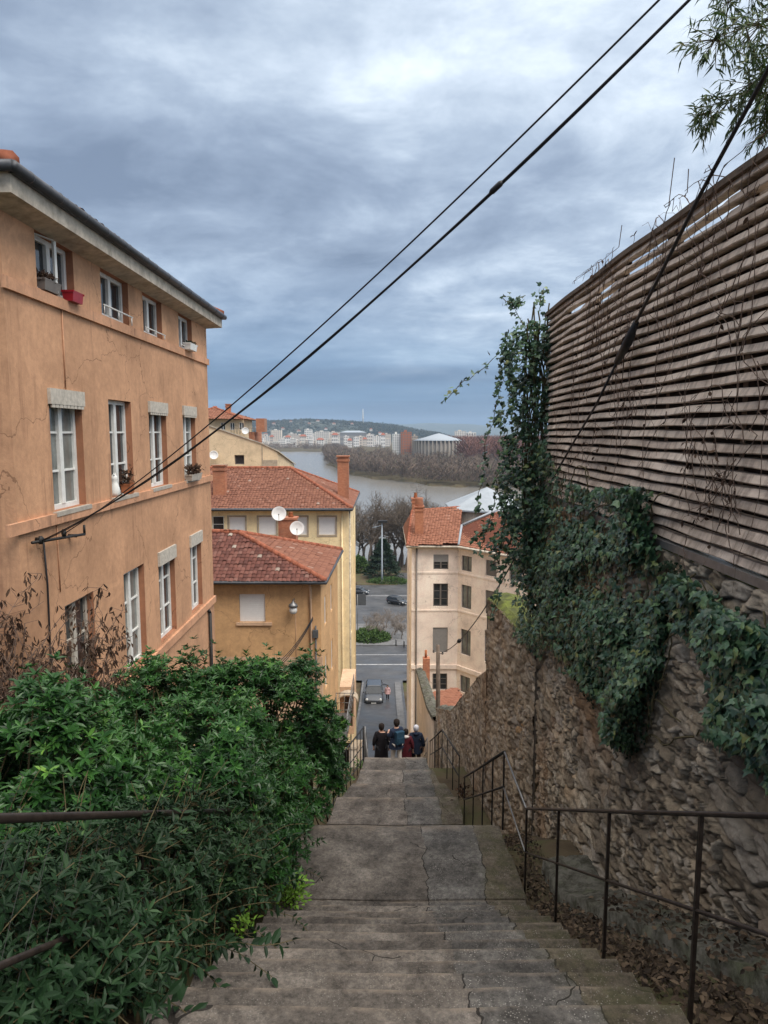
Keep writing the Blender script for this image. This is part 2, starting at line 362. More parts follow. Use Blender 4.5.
def tiled_roof(parent, planes, mat, ridges=(), name='roof', course=.34, width=.24):
    """part: roof (tiles) with sub-parts bedding and ridge_tiles"""
    V, F, nv = [], [], 0
    for p in planes: nv = tile_plane(V, F, nv, p, course, width)
    ro = tri_mesh(name, np.concatenate(V), np.concatenate(F), M[mat], parent, True)
    b = MB()
    for p in planes: b.add(np.array(p) - (0, 0, .03), [tuple(range(len(p)))])
    b.build('tile_bed', M['underlay'], ro)
    for a, c in ridges:
        r = MB(); a = np.array(a, float); c = np.array(c, float); k = max(2, int(np.linalg.norm(c - a) / .4))
        for i in range(k):
            p = a + (c - a) * i / k; q = a + (c - a) * (i + 1.06) / k
            r.tube([p + (0, 0, .02), q + (0, 0, .045)], [.13, .105], 8)
        r.build('ridge', M['ridge'], ro)
    return ro
def gutter(parent, pts, mat='zinc', r=.07):
    g = MB(); g.tube(pts, r, 8); return g.build('gutter', M[mat], parent)

# ================================================================== camera, world, light
cam = bpy.data.cameras.new('camera'); co = bpy.data.objects.new('camera', cam); COL.objects.link(co)
co.location = (0, 0, 0); co.rotation_euler = (R(90) - PITCH, 0, 0)
cam.sensor_fit = 'VERTICAL'; cam.sensor_height = 36; cam.lens = 36 * FPX / 1024; cam.clip_end = 30000; cam.clip_start = .05
scene.camera = co
scene.view_settings.view_transform = 'Standard'; scene.view_settings.look = 'None'; scene.view_settings.gamma = 1
scene.view_settings.use_curve_mapping = False; scene.view_settings.exposure = 1.0
scene.cycles.volume_bounces = 1; scene.cycles.max_bounces = 6; scene.cycles.transparent_max_bounces = 8
scene.cycles.use_denoising = True

SUN_DIR = np.array([.45, -.45, .95]); SUN_DIR /= np.linalg.norm(SUN_DIR)
sl = bpy.data.lights.new('overcast_sun', 'SUN'); so = bpy.data.objects.new('overcast_sun', sl); COL.objects.link(so)
sl.energy = 1.5; sl.angle = R(35); sl.color = (1, .93, .84)
so.rotation_euler = Vector(-SUN_DIR).to_track_quat('-Z', 'Y').to_euler()
W = bpy.data.worlds.new('World'); scene.world = W; W.use_nodes = True
SKY_GAIN = .86
def build_world():
    nt = W.node_tree; nt.nodes.clear(); L = nt.links.new
    out = nt.nodes.new('ShaderNodeOutputWorld')
    sky = nt.nodes.new('ShaderNodeTexSky'); sky.sky_type = 'NISHITA'; sky.sun_disc = False
    sky.sun_elevation = math.asin(SUN_DIR[2]); sky.sun_rotation = math.atan2(SUN_DIR[0], SUN_DIR[1])
    b1 = nt.nodes.new('ShaderNodeBackground'); b1.inputs[1].default_value = .09; L(sky.outputs[0], b1.inputs[0])
    tc = nt.nodes.new('ShaderNodeTexCoord'); sep = nt.nodes.new('ShaderNodeSeparateXYZ'); L(tc.outputs['Generated'], sep.inputs[0])
    z = mth(nt, 'MAXIMUM', sep.outputs[2], 0.0); zz = mth(nt, 'ADD', z, .17)
    px = mth(nt, 'DIVIDE', sep.outputs[0], zz); py = mth(nt, 'DIVIDE', sep.outputs[1], zz)
    cb = nt.nodes.new('ShaderNodeCombineXYZ'); L(px, cb.inputs[0]); L(py, cb.inputs[1]); cb.inputs[2].default_value = 3.7
    def nz(scale, detail, rough, dist, sx=1, sy=1, off=0):
        mp = nt.nodes.new('ShaderNodeMapping'); mp.inputs['Scale'].default_value = (sx, sy, 1); mp.inputs['Location'].default_value = (off, off * .7, 0); L(cb.outputs[0], mp.inputs[0])
        n = nt.nodes.new('ShaderNodeTexNoise'); n.inputs['Scale'].default_value = scale; n.inputs['Detail'].default_value = detail
        n.inputs['Roughness'].default_value = rough; n.inputs['Distortion'].default_value = dist; L(mp.outputs[0], n.inputs[0]); return n.outputs[0]
    a = nz(.7, 8, .56, .35, .9, 1.0, 4.3); b = nz(2.6, 9, .6, .25, 1.0, 1, 1.7)
    f = mth(nt, 'ADD', mth(nt, 'MULTIPLY', a, .58), mth(nt, 'MULTIPLY', b, .42))
    # brighter cloud thinning out to the right of the view
    f = mth(nt, 'ADD', f, mth(nt, 'MULTIPLY', sep.outputs[0], .13))
    c = ramp(nt, f, [(.35, (.13, .168, .235)), (.44, (.205, .255, .335)), (.51, (.3, .36, .445)), (.58, (.45, .515, .595)), (.67, (.7, .765, .825))])
    # deep blue base of the overcast deck, low over the horizon
    lo = ramp(nt, z, [(.0, (1, 1, 1)), (.07, (.9, .9, .9)), (.14, (.4, .4, .4)), (.24, (0, 0, 0))])
    band = nz(1.1, 6, .55, .3, .25, 1.3, 7.7)
    dc = ramp(nt, band, [(.36, (.03, .08, .175)), (.52, (.055, .125, .24)), (.62, (.12, .2, .32)), (.74, (.3, .4, .51))])
    c = mixc(nt, lo, c, dc)
    b2 = nt.nodes.new('ShaderNodeBackground'); zen = mth(nt, 'MULTIPLY', mth(nt, 'MAXIMUM', mth(nt, 'SUBTRACT', sep.outputs[2], .5), 0.0), 5.6)
    c = mixc(nt, ramp(nt, sep.outputs[2], [(.5, (0, 0, 0)), (.75, (1, 1, 1))]), c, (.42, .405, .385))
    L(c, b2.inputs[0]); L(mth(nt, 'MULTIPLY', mth(nt, 'ADD', zen, 1.0), SKY_GAIN), b2.inputs[1])
    mx = nt.nodes.new('ShaderNodeMixShader'); mx.inputs[0].default_value = .9
    L(b1.outputs[0], mx.inputs[1]); L(b2.outputs[0], mx.inputs[2]); L(mx.outputs[0], out.inputs[0])
build_world()

# ================================================================== terrain, river, hills
SHX = [-2000, -160, -110, -103, -66, -35, -3, 32, 70, 300, 3000]; SHY = [1400, 1335, 1320, 1200, 800, 615, 539, 480, 455, 430, 400]
def terrain_z(X, Y):
    z = np.interp(Y, PY, PZ) - .32
    sh = np.interp(X, SHX, SHY) + 9 * np.sin(X * .11) + 5 * np.sin(X * .31 + 1)
    far = np.clip((Y - sh) / 22, 0, 1); z = np.where(Y > 215, -42 + far * (5.6 + np.clip((Y - sh) / 900, 0, 1) * 1.2), z)
    # garden terrace held up by the retaining wall on the right
    z = np.where((X > 2.78) & (Y < 10.9), -1.25, z)
    z = np.where((X > 2.5) & (Y >= 10.9) & (Y < 14.0), -3.7, z)
    return z
xs = np.unique(np.concatenate([np.arange(-5200, -400, 160), np.arange(-400, -60, 12), np.arange(-60, -10, 2.5), np.arange(-10, 10, .5), [2.74, 2.81, 2.45, 2.52], np.arange(10, 60, 2.5), np.arange(60, 400, 12), np.arange(400, 5201, 160)]))
ys = np.unique(np.concatenate([np.arange(-60, 0, 4), np.arange(0, 30, .4), [10.87, 10.91, 13.97, 14.03], np.arange(30, 80, 1), np.arange(80, 240, 4), np.arange(240, 1400, 12), np.arange(1400, 10001, 150)]))
XX, YY = np.meshgrid(xs, ys); ZZ = terrain_z(XX, YY); ny, nx = XX.shape
idx = np.arange(nx * ny).reshape(ny, nx)
m, nt, b = nt_new('earth_ground')
c = ramp(nt, noise(nt, .6, 8, .65), [(.35, (.06, .045, .03)), (.5, (.1, .078, .05)), (.66, (.075, .085, .035))])
nt.links.new(c, b.inputs['Base Color']); b.inputs['Roughness'].default_value = .95; bump(nt, b, noise(nt, 7, 6, .7), .6, .05)
b.inputs['Specular IOR Level'].default_value = .1; M['earth'] = m
tag(tri_mesh('ground', np.stack([XX, YY, ZZ], -1).reshape(-1, 3), np.stack([idx[:-1, :-1], idx[:-1, 1:], idx[1:, 1:], idx[1:, :-1]], -1).reshape(-1, 4), M['earth'], None, False), kind='structure')
# river
m, nt, b = nt_new('river_water'); b.inputs['Base Color'].default_value = (.19, .18, .16, 1); b.inputs['Roughness'].default_value = .22
b.inputs['Specular IOR Level'].default_value = .6
bump(nt, b, noise(nt, .22, 5, .6, stretch=(1, 2.2, 1)), .25, .5); M['water'] = m
r = MB(); r.quad((-2500, 196, -38), (3000, 196, -38), (3000, 1700, -38), (-2500, 1700, -38)); tag(r.build('river', M['water']), kind='structure')

# far hills: two ridges as real relief
def ridge(name, y0, y1, xs_, prof_fn, mat, foot=-40):
    n = 26; V = []
    for x in xs_:
        h = prof_fn(x)
        for k in range(n):
            t = k / (n - 1); y = y0 + (y1 - y0) * t; e = math.sin(min(1, t * 1.25) * math.pi / 2) ** 1.2 if t < .8 else 1 - (t - .8) * .8
            V.append((x, y + 40 * math.sin(x * .004), foot + (h - foot) * e + 5 * math.sin(x * .013 + t * 9) * t))
    k = len(xs_); ii = np.arange(k * n).reshape(k, n)
    F = np.stack([ii[:-1, :-1], ii[1:, :-1], ii[1:, 1:], ii[:-1, 1:]], -1).reshape(-1, 4)
    return tag(tri_mesh(name, np.array(V), F, mat, None, True), kind='structure')
m, nt, b = nt_new('wooded_hillside')
c = ramp(nt, noise(nt, .012, 8, .7), [(.4, (.025, .036, .028)), (.55, (.045, .055, .04)), (.7, (.1, .085, .065))])
nt.links.new(c, b.inputs['Base Color']); b.inputs['Roughness'].default_value = .95; M['hillside'] = m
HX = [-2600, -1500, -700, -480, -330, -200, -90, 40, 140, 240, 420]; HZ = [25, 34, 40, 42, 49, 43, 36, 24, 4, -12, -36]
hill_h = lambda x: float(np.interp(x, HX, HZ))
ridge('hill', 2450, 3300, np.arange(-2600, 430, 22), hill_h, M['hillside'])
BX = [-5000, -1500, -600, 0, 200, 500, 800, 1100, 1400, 2600, 5200]; BZ = [60, 75, 80, 88, 95, 108, 104, 92, 60, 75, 90]
ridge('distant_hills', 7200, 9000, np.arange(-5200, 5200, 90), lambda x: float(np.interp(x, BX, BZ)), M['hillside'])

# haze
hz = MB(); hz.box(-5600, 5600, -70, 9800, -45, 190)
m = bpy.data.materials.new('haze_air'); m.use_nodes = True; nt = m.node_tree; nt.nodes.remove(nt.nodes['Principled BSDF'])
pv = nt.nodes.new('ShaderNodeVolumePrincipled'); pv.inputs['Color'].default_value = (.55, .74, .98, 1); pv.inputs['Density'].default_value = .000085
nt.links.new(pv.outputs[0], nt.nodes['Material Output'].inputs['Volume'])
tag(hz.build('haze', m), kind='stuff')

# ================================================================== stairway
def stair_rows():
    rows = []   # (y, z, nose)
    def flight(y0, z0, y1, z1, n):
        T = (y1 - y0) / n; rr = (z0 - z1) / n
        for i in range(n):
            z = z0 - rr * (i + 1); y = y0 + T * i
            rows.append((y + .006, z, 0)); rows.append((y + T * .55, z - .004, 0)); rows.append((y + T - .05, z - .008, 0)); rows.append((y + T - .012, z - .010, 1)); rows.append((y + T, z - .028, 1))
    def flat(y0, y1, z, n):
        for i in range(n + 1):
            y = y0 + (y1 - y0) * i / n; rows.append((y + (.006 if i == 0 else 0), z - (.02 if i == n else 0), 1 if i == n else 0))
    flat(-4, .9, -1.6, 4); flight(.9, -1.6, 7.05, -5.1, 18); flat(7.05, 8.5, -5.1, 8); flight(8.5, -5.1, 13.2, -7.92, 15)
    flat(13.2, 14.3, -7.92, 4); flat(14.3, 15.2, -8.09, 4); flat(15.2, 16.2, -8.26, 4); flat(16.2, 17.2, -8.43, 4)
    flight(17.2, -8.43, 44, -23.5, 80); return rows
LEX = ([-5, 2, 6, 8.5, 13.2, 14.3, 15.6, 17.2, 24, 44], [-1.22, -1.22, -1.15, -1.05, -1.15, -1.05, -.62, -.47, -.62, -.75])
REX = ([-5, 2, 7.2, 8.5, 13.2, 14.3, 15.6, 17.2, 24, 44], [1.56, 1.56, 1.54, 1.5, 1.62, 1.6, 1.3, 1.09, 1.45, 1.75])
rows = stair_rows(); NXS = 44; V = []; nose = []; tone = []; tn = .5; pzr = 0
for k, (y, z, ns) in enumerate(rows):
    l, rr = np.interp(y, *LEX), np.interp(y, *REX)
    if abs(z - pzr) > .1: tn = random.random()
    pzr = z
    tone += [tn] * NXS
    for j in range(NXS):
        t = j / (NXS - 1); x = l + (rr - l) * t
        w = .004 * math.sin(x * 2.1 + int(k / 5) * 2.3) + .002 * math.sin(x * 17 + int(k / 5) * 5.1)
        dip = -.018 * math.exp(-((x - .1) / .6) ** 2)
        V.append((x + (.03 * math.sin(int(k / 5) * 7.7) if t in (0, 1) else 0), y + w, z + dip + .003 * math.sin(x * 1.3 + y * 2.1) + (random.gauss(0, .0012) if ns else 0))); nose.append(float(ns))
ii = np.arange(len(rows) * NXS).reshape(-1, NXS)
F = np.stack([ii[:-1, :-1], ii[:-1, 1:], ii[1:, 1:], ii[1:, :-1]], -1).reshape(-1, 4)
# side cheeks
nV = len(V); ch = []
for side in (0, NXS - 1):
    base = len(V)
    for k in range(len(rows)): p = V[k * NXS + side]; V.append((p[0], p[1], p[2] - .75)); nose.append(0); tone.append(.3)
    for k in range(len(rows) - 1): ch.append((k * NXS + side, (k + 1) * NXS + side, base + k + 1, base + k))
F = np.concatenate([F, np.array(ch)])
m, nt, b = nt_new('worn_stair_concrete')
tc = nt.nodes.new('ShaderNodeTexCoord'); sep = nt.nodes.new('ShaderNodeSeparateXYZ'); nt.links.new(tc.outputs['Object'], sep.inputs[0])
wob = mth(nt, 'MULTIPLY', mth(nt, 'SUBTRACT', noise(nt, 1.3, 3, .6), .5), .34); wob2 = mth(nt, 'MULTIPLY', mth(nt, 'SUBTRACT', noise(nt, 9, 3, .6), .5), .09)
bx = mth(nt, 'ADD', mth(nt, 'ADD', sep.outputs[0], wob), wob2)
side = mth(nt, 'GREATER_THAN', bx, .5); side2 = mth(nt, 'GREATER_THAN', bx, 1.16)
brown = ramp(nt, noise(nt, 1.6, 9, .7), [(.28, (.046, .041, .037)), (.5, (.104, .092, .082)), (.7, (.19, .171, .154))])
grey = ramp(nt, noise(nt, 2.1, 9, .7), [(.28, (.042, .039, .037)), (.52, (.098, .093, .088)), (.75, (.18, .173, .165))])
slab = ramp(nt, noise(nt, 2.6, 8, .7), [(.3, (.06, .051, .04)), (.55, (.1, .085, .066)), (.72, (.058, .063, .034))])
c = mixc(nt, side, brown, grey); c = mixc(nt, side2, c, slab)
fg = ramp(nt, noise(nt, 22, 9, .85), [(.36, (.4, .4, .4)), (.5, (1, 1, 1)), (.64, (1.6, 1.57, 1.52))]); c = mixc(nt, .9, c, fg, 'MULTIPLY'); fb = ramp(nt, noise(nt, 3.5, 7, .7, dist=.6), [(.36, (.6, .59, .58)), (.5, (1, 1, 1)), (.62, (1.25, 1.24, 1.22))]); c = mixc(nt, .8, c, fb, 'MULTIPLY')
vo = nt.nodes.new('ShaderNodeTexVoronoi'); vo.inputs['Scale'].default_value = 62; nt.links.new(tc.outputs['Object'], vo.inputs['Vector'])
spk = ramp(nt, vo.outputs['Distance'], [(.16, (1, 1, 1)), (.3, (0, 0, 0))]); spm = ramp(nt, noise(nt, 7, 3), [(.42, (0, 0, 0)), (.62, (1, 1, 1))])
c = mixc(nt, mth(nt, 'MULTIPLY', mth(nt, 'MULTIPLY', spk, spm), mth(nt, 'ADD', mth(nt, 'MULTIPLY', side, .35), .3)), c, (.42, .4, .37))
tt = nt.nodes.new('ShaderNodeAttribute'); tt.attribute_name = 'tread_tone'; c = mixc(nt, 1.0, c, ramp(nt, tt.outputs['Fac'], [(0, (.78, .78, .78)), (1, (1.3, 1.29, 1.27))]), 'MULTIPLY')
wear = nt.nodes.new('ShaderNodeAttribute'); wear.attribute_name = 'nosing_wear'
wn = ramp(nt, noise(nt, 3.4, 5, .7), [(.42, (0, 0, 0)), (.66, (1, 1, 1))])
c = mixc(nt, mth(nt, 'MULTIPLY', mth(nt, 'MULTIPLY', wear.outputs['Fac'], wn), .85), c, (.24, .195, .155))
edge = mth(nt, 'LESS_THAN', mth(nt, 'ABSOLUTE', mth(nt, 'SUBTRACT', bx, .5)), .007); edge2 = mth(nt, 'LESS_THAN', mth(nt, 'ABSOLUTE', mth(nt, 'SUBTRACT', bx, 1.16)), .006)
crn = noise(nt, 2.4, 3, .5)
eg = mth(nt, 'MULTIPLY', mth(nt, 'MAXIMUM', edge, edge2), mth(nt, 'GREATER_THAN', crn, .47))
vc = nt.nodes.new('ShaderNodeTexVoronoi'); vc.feature = 'DISTANCE_TO_EDGE'; vc.inputs['Scale'].default_value = .75
mp = nt.nodes.new('ShaderNodeVectorMath'); mp.operation = 'ADD'; nd = nt.nodes.new('ShaderNodeTexNoise'); nd.inputs['Scale'].default_value = 4; nt.links.new(tc.outputs['Object'], nd.inputs[0])
vs_ = nt.nodes.new('ShaderNodeVectorMath'); vs_.operation = 'SCALE'; vs_.inputs['Scale'].default_value = .22; nt.links.new(nd.outputs['Color'], vs_.inputs[0])
nt.links.new(tc.outputs['Object'], mp.inputs[0]); nt.links.new(vs_.outputs[0], mp.inputs[1]); nt.links.new(mp.outputs[0], vc.inputs['Vector'])
cr = mth(nt, 'MULTIPLY', mth(nt, 'LESS_THAN', vc.outputs['Distance'], .0035), mth(nt, 'GREATER_THAN', noise(nt, .9, 3), .54))
allc = mth(nt, 'MAXIMUM', eg, cr)
c = mixc(nt, mth(nt, 'MULTIPLY', allc, .9), c, (.018, .016, .014))
# moss and grime creeping in from the kerb side
ms = mth(nt, 'MULTIPLY', mth(nt, 'SMOOTH_MIN', 1.0, mth(nt, 'MAXIMUM', mth(nt, 'MULTIPLY', mth(nt, 'SUBTRACT', sep.outputs[0], 1.0), 3.0), 0.0), .1), ramp(nt, noise(nt, 4, 7, .75), [(.46, (0, 0, 0)), (.58, (1, 1, 1))]))
c = mixc(nt, mth(nt, 'MULTIPLY', ms, .5), c, (.06, .062, .025))
nt.links.new(c, b.inputs['Base Color'])
nt.links.new(ramp(nt, noise(nt, 1.1, 5), [(.4, (.62, .62, .62)), (.65, (.9, .9, .9))]), b.inputs['Roughness'])
h = mth(nt, 'SUBTRACT', mth(nt, 'ADD', mth(nt, 'MULTIPLY', noise(nt, 45, 6, .75), .5), noise(nt, 6, 5)), mth(nt, 'MULTIPLY', allc, 1.2)); bump(nt, b, h, .8, .035)
b.inputs['Specular IOR Level'].default_value = .15; M['stairs'] = m
so_ = tri_mesh('stairs', np.array(V), F, M['stairs']); tag(so_, kind='structure')
at = so_.data.attributes.new('nosing_wear', 'FLOAT', 'POINT'); at.data.foreach_set('value', np.array(nose, np.float32)); at = so_.data.attributes.new('tread_tone', 'FLOAT', 'POINT'); at.data.foreach_set('value', np.array(tone, np.float32))

# gutter ledge at the foot of the wall, and side strips
def strip(name, ys_, xl, xr, zf, mat, sub=6, rag=0.0):
    V = []
    for y in ys_:
        for j in range(sub + 1):
            x = xl(y) + (xr(y) - xl(y)) * j / sub; V.append((x, y, zf(x, y) + random.gauss(0, rag)))
    k = len(ys_); I = np.arange(k * (sub + 1)).reshape(k, sub + 1)
    return tag(tri_mesh(name, np.array(V), np.stack([I[:-1, :-1], I[:-1, 1:], I[1:, 1:], I[1:, :-1]], -1).reshape(-1, 4), mat, None, True), kind='structure')
m, nt, b = nt_new('mossy_ledge_concrete')
c = ramp(nt, noise(nt, 2.2, 8, .7), [(.3, (.1, .097, .08)), (.5, (.17, .163, .14)), (.68, (.12, .13, .085))]); nt.links.new(c, b.inputs['Base Color']); b.inputs['Roughness'].default_value = .9
c2 = mixc(nt, ramp(nt, noise(nt, 6, 7, .75), [(.42, (0, 0, 0)), (.6, (.8, .8, .8))]), c, (.035, .034, .022)); nt.links.new(c2, b.inputs['Base Color']); bump(nt, b, noise(nt, 9, 8, .75), .9, .06); b.inputs['Specular IOR Level'].default_value = .1; M['ledge'] = m
wallx = lambda y: float(np.interp(y, [2, 8, 10.9, 14.1, 24], [2.52, 2.5, 2.45, 2.2, 1.95]))
sm = lambda y: float(np.interp(y, [0.9, 7.2, 8.6, 13.2, 14.4, 17.2, 26], [-1.45, -5.05, -5.2, -7.9, -8.0, -8.5, -13.2]))
strip('gutter_strip', np.arange(1, 26, .25), lambda y: float(np.interp(y, *REX)) - .03, lambda y: wallx(y) + .06, lambda x, y: sm(y) - .34 + .14 * min(1, max(0, (x - 1.55) / .5)), M['earth'], 5, .012)
strip('wall_foot_ledge', np.arange(1.5, 8.0, .2), lambda y: float(np.interp(y, [1.5, 4, 7.5, 9.6], [2.06, 2.06, 1.9, 1.9])), lambda y: wallx(y) + .05, lambda x, y: sm(y) - .06 + .1 * (x - 2) - (.45 if x < float(np.interp(y, [1.5, 4, 7.5, 9.6], [2.06, 2.06, 1.9, 1.9])) + .001 else 0), M['ledge'], 14, .012)

# ================================================================== street
m, nt, b = nt_new('wet_asphalt')
c = ramp(nt, noise(nt, .35, 8, .65), [(.3, (.045, .045, .048)), (.55, (.07, .07, .073)), (.72, (.1, .1, .102))]); nt.links.new(c, b.inputs['Base Color'])
nt.links.new(ramp(nt, noise(nt, .3, 5), [(.38, (.3, .3, .3)), (.62, (.62, .62, .62))]), b.inputs['Roughness']); bump(nt, b, noise(nt, 9, 5), .25, .02); M['asphalt'] = m
M['paving'] = plain('pale_paving', (.15, .15, .152), .8, var=.25, scale=1.5, bscale=8)
M['paint'] = plain('road_paint', (.34, .34, .34), .7, var=.4, scale=3)
def ground_strip(name, x0, x1, y0, y1, dz, mat, kerb=0.0, step=1.5):
    ys_ = np.linspace(y0, y1, max(2, int((y1 - y0) / step))); mb = MB()
    f = lambda v, y: v(y) if callable(v) else v
    for a, c in zip(ys_[:-1], ys_[1:]):
        p = [(f(x0, a), a, gz(a) + dz), (f(x1, a), a, gz(a) + dz), (f(x1, c), c, gz(c) + dz), (f(x0, c), c, gz(c) + dz)]; mb.quad(*p)
        if kerb:
            for i, j in ((0, 3), (1, 2)):
                q = [p[i], p[j]]; mb.quad(q[0], q[1], (q[1][0], q[1][1], q[1][2] - kerb), (q[0][0], q[0][1], q[0][2] - kerb))
    if kerb:
        for y in (y0, y1): mb.quad((f(x0, y), y, gz(y) + dz), (f(x1, y), y, gz(y) + dz), (f(x1, y), y, gz(y) + dz - kerb), (f(x0, y), y, gz(y) + dz - kerb))
    return tag(mb.build(name, mat), kind='structure')
ground_strip('street', -2.6, 2.2, 43.6, 81, 0, M['asphalt'])
ground_strip('pavement', 1.25, 1.93, 44, 78, .11, M['paving'], .12)
ground_strip('quay_road', -60, 60, 79, 165, .004, M['asphalt'], 0, 3)
ground_strip('traffic_island', -14, 16, 97, 112, .14, M['paving'], .14)
ground_strip('roadside_verge', -16, 3, 150, 164, .1, M['earth'], .1)
ground_strip('crossing_line', -8, 8, 86.2, 86.6, .012, M['paint'])
ground_strip('lane_line', -30, 30, 91.5, 91.75, .012, M['paint'])
ground_strip('lane_line', -30, 30, 139, 139.3, .012, M['paint'])
ground_strip('kerb', -2.55, -2.35, 46, 78, .1, M['paving'], .1)
mh = MB(); mh.lathe((.0, 77, gz(77) + .006), [(.01, .0), (.34, .0), (.34, .012), (.01, .012)], 16); tag(mh.build('manhole_cover', M['black_iron']), 'round dark manhole cover set in the wet street', 'manhole cover')

# ================================================================== ochre apartment building (left)
def ochre_building():
    X0, Y0, Y1, ZT, ZB = -4.9, 9.15, 19.45, 2.86, -12.0
    T = thing('apartment_building', (X0 - 4, 14.3, ZB), 'tall ochre rendered building with rows of white casement windows above the shrubs', 'building')
    w = MB(); rows = []
    r1 = [(10.05, 11.25), (12.3, 13.6), (14.4, 15.6), (16.85, 18.0)]; r2 = [(10.2, 11.3), (12.4, 13.5), (14.5, 15.65), (16.95, 18.05)]
    r3 = [(10.35, 11.4), (12.75, 13.85), (14.75, 15.9), (17.2, 18.25)]
    ops = [(a - Y0, b - Y0, 2.03, 2.82) for a, b in r1] + [(a - Y0, b - Y0, -1.18, .58) for a, b in r2] + [(a - Y0, b - Y0, -4.62, -2.66) for a, b in r3]
    ops += [(a - Y0, b - Y0, -8.1, -6.3) for a, b in r3]
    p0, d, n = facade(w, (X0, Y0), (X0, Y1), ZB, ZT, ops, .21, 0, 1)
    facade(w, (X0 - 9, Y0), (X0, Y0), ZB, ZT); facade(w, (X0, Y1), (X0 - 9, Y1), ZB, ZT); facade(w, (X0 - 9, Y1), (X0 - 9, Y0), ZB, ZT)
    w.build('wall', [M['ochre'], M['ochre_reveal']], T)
    for z0, z1, pr in ((1.84, 2.0, .05), (-1.36, -1.2, .06), (-4.86, -4.68, .06)):
        t = MB(); t.box(X0 - .002, X0 + pr, Y0 - .05 - (.25 if z0 < 0 and z0 > -2 else 0), Y1 + .05, z0, z1); t.build('string_course', M['ochre_trim'], T)
    # eaves: sloping soffit, fascia board, gutter, roof
    e = MB(); ov = .36; xe = X0 + ov
    q = [(xe, Y0 - ov), (xe, Y1 + ov), (X0 - 9 - ov, Y1 + ov), (X0 - 9 - ov, Y0 - ov)]; qi = [(X0 - .01, Y0 + .01), (X0 - .01, Y1 - .01), (X0 - 9, Y1 - .01), (X0 - 9, Y0 + .01)]
    for i in range(4):
        a, b2 = q[i], q[(i + 1) % 4]; c, dd = qi[i], qi[(i + 1) % 4]
        e.quad((c[0], c[1], ZT - .04), (dd[0], dd[1], ZT - .04), (b2[0], b2[1], 2.9), (a[0], a[1], 2.9))
        e.quad((a[0], a[1], 2.9), (b2[0], b2[1], 2.9), (b2[0], b2[1], 3.14), (a[0], a[1], 3.14))
    e.build('eaves_board', M['soffit'], T)
    g = MB()
    for a, b2 in (((xe + .07, Y0 - ov - .07), (xe + .07, Y1 + ov + .05)), ((xe + .07, Y0 - ov - .07), (X0 - 9.5, Y0 - ov - .07))):
        g.tube([(a[0], a[1], 3.19), (b2[0], b2[1], 3.19)], .068, 10)
        for k in range(14):
            s = (k + .5) / 14; p = (a[0] + (b2[0] - a[0]) * s, a[1] + (b2[1] - a[1]) * s, 3.19); dv = (0, .014, 0) if a[0] == b2[0] else (.014, 0, 0)
            g.tube([np.array(p) - dv, np.array(p) + dv], .074, 10)
    g.box(xe - .02, xe + .05, Y0 - ov, Y1 + ov, 3.12, 3.25)
    g.build('gutter', M['zinc'], T)
    zr = 3.24; ap1 = (X0 - 4.5, Y0 + 4.2, 5.1); ap2 = (X0 - 4.5, Y1 - 4.2, 5.1); Q = [(x, y, zr) for x, y in q]
    tiled_roof(T, [[Q[0], Q[1], ap2, ap1], [Q[3], Q[0], ap1], [Q[1], Q[2], ap2]], 'tiles', [(Q[0], ap1), (ap1, ap2), (Q[1], ap2)])
    # windows
    Z = np.array([0, 0, 1.])
    for i, o in enumerate(ops[:12]):
        row = i // 4; k = i % 4
        f = window(T, p0, d, n, o, .18, 2, 0 if row == 0 else 2, glass='glass_curtain' if (row, k) in ((1, 0), (1, 3), (2, 1)) else 'glass',
                   frame='old_white' if (row, k) == (2, 0) else 'white_paint', sill='sill_stone' if row == 1 else None, fw=.075)
        if row == 1 and k != 1 or row == 2 and k in (2, 3):   # lambrequin box for the roller blind
            s = MB(); hgt = .17 if row == 1 else .24; s.obox(p0, d, Z, n, (o[0] - .03, o[1] + .03), (o[3] - hgt, o[3] + .06), (-.05, .05))
            if row == 1:
                for j in range(9):
                    u = o[0] + (o[1] - o[0]) * (j + .5) / 9; s.obox(p0, d, Z, n, (u - .05, u + .05), (o[3] - hgt - .05, o[3] - hgt + .01), (.02, .045))
            s.build('blind_box', M['old_white'], T)
        if row == 0:
            # casement leaf standing ajar against the reveal
            if k == 0:
                s = MB(); hinge = p0 + d * (o[0] + .05) + Z * o[2] - n * .1; dv = norm(d * .9 + n * .22); H = o[3] - o[2]
                for u0, u1, v0, v1 in ((0, .05, 0, H), (.45, .5, 0, H), (.05, .45, 0, .05), (.05, .45, H - .05, H)): s.obox(hinge, dv, Z, np.cross(dv, Z), (u0, u1), (v0 + .03, v1 - .03), (0, .04))
                s.build('open_casement', M['white_paint'], f)
            if k in (1, 2, 3):
                s = MB()
                hh = (.16, .09, .05)[k - 1]
                s.tube([p0 + d * (o[0] - .03) + Z * (o[2] + hh) + n * .05, p0 + d * (o[1] + .05) + Z * (o[2] + hh) + n * .05], .014, 6)
                for u in (o[0], (o[0] + o[1]) / 2, o[1]): s.tube([p0 + d * u + Z * (o[2]) + n * .05, p0 + d * u + Z * (o[2] + hh) + n * .05], .01, 5)
                s.build('guard_rail', M['white_paint'], f)
        if row == 2 and k == 1:
            pass
    # rainwater pipe low on the facade
    g = MB(); g.tube([(X0 + .06, 18.75, -5.0), (X0 + .06, 18.75, -9.0)], .045, 8); g.tube([(X0 + .06, 18.75, -5.0), (X0 + .02, 18.72, -4.9)], .045, 8); g.build('downpipe', M['black_iron'], T)
    c = MB(); c.tube([(X0 + .03, 9.75, -1.5), (X0 + .03, 9.8, -2.2), (X0 + .025, 9.78, -3.3), (X0 + .03, 9.8, -5.0)], .014, 6); c.build('wall_cable', M['cable'], T)
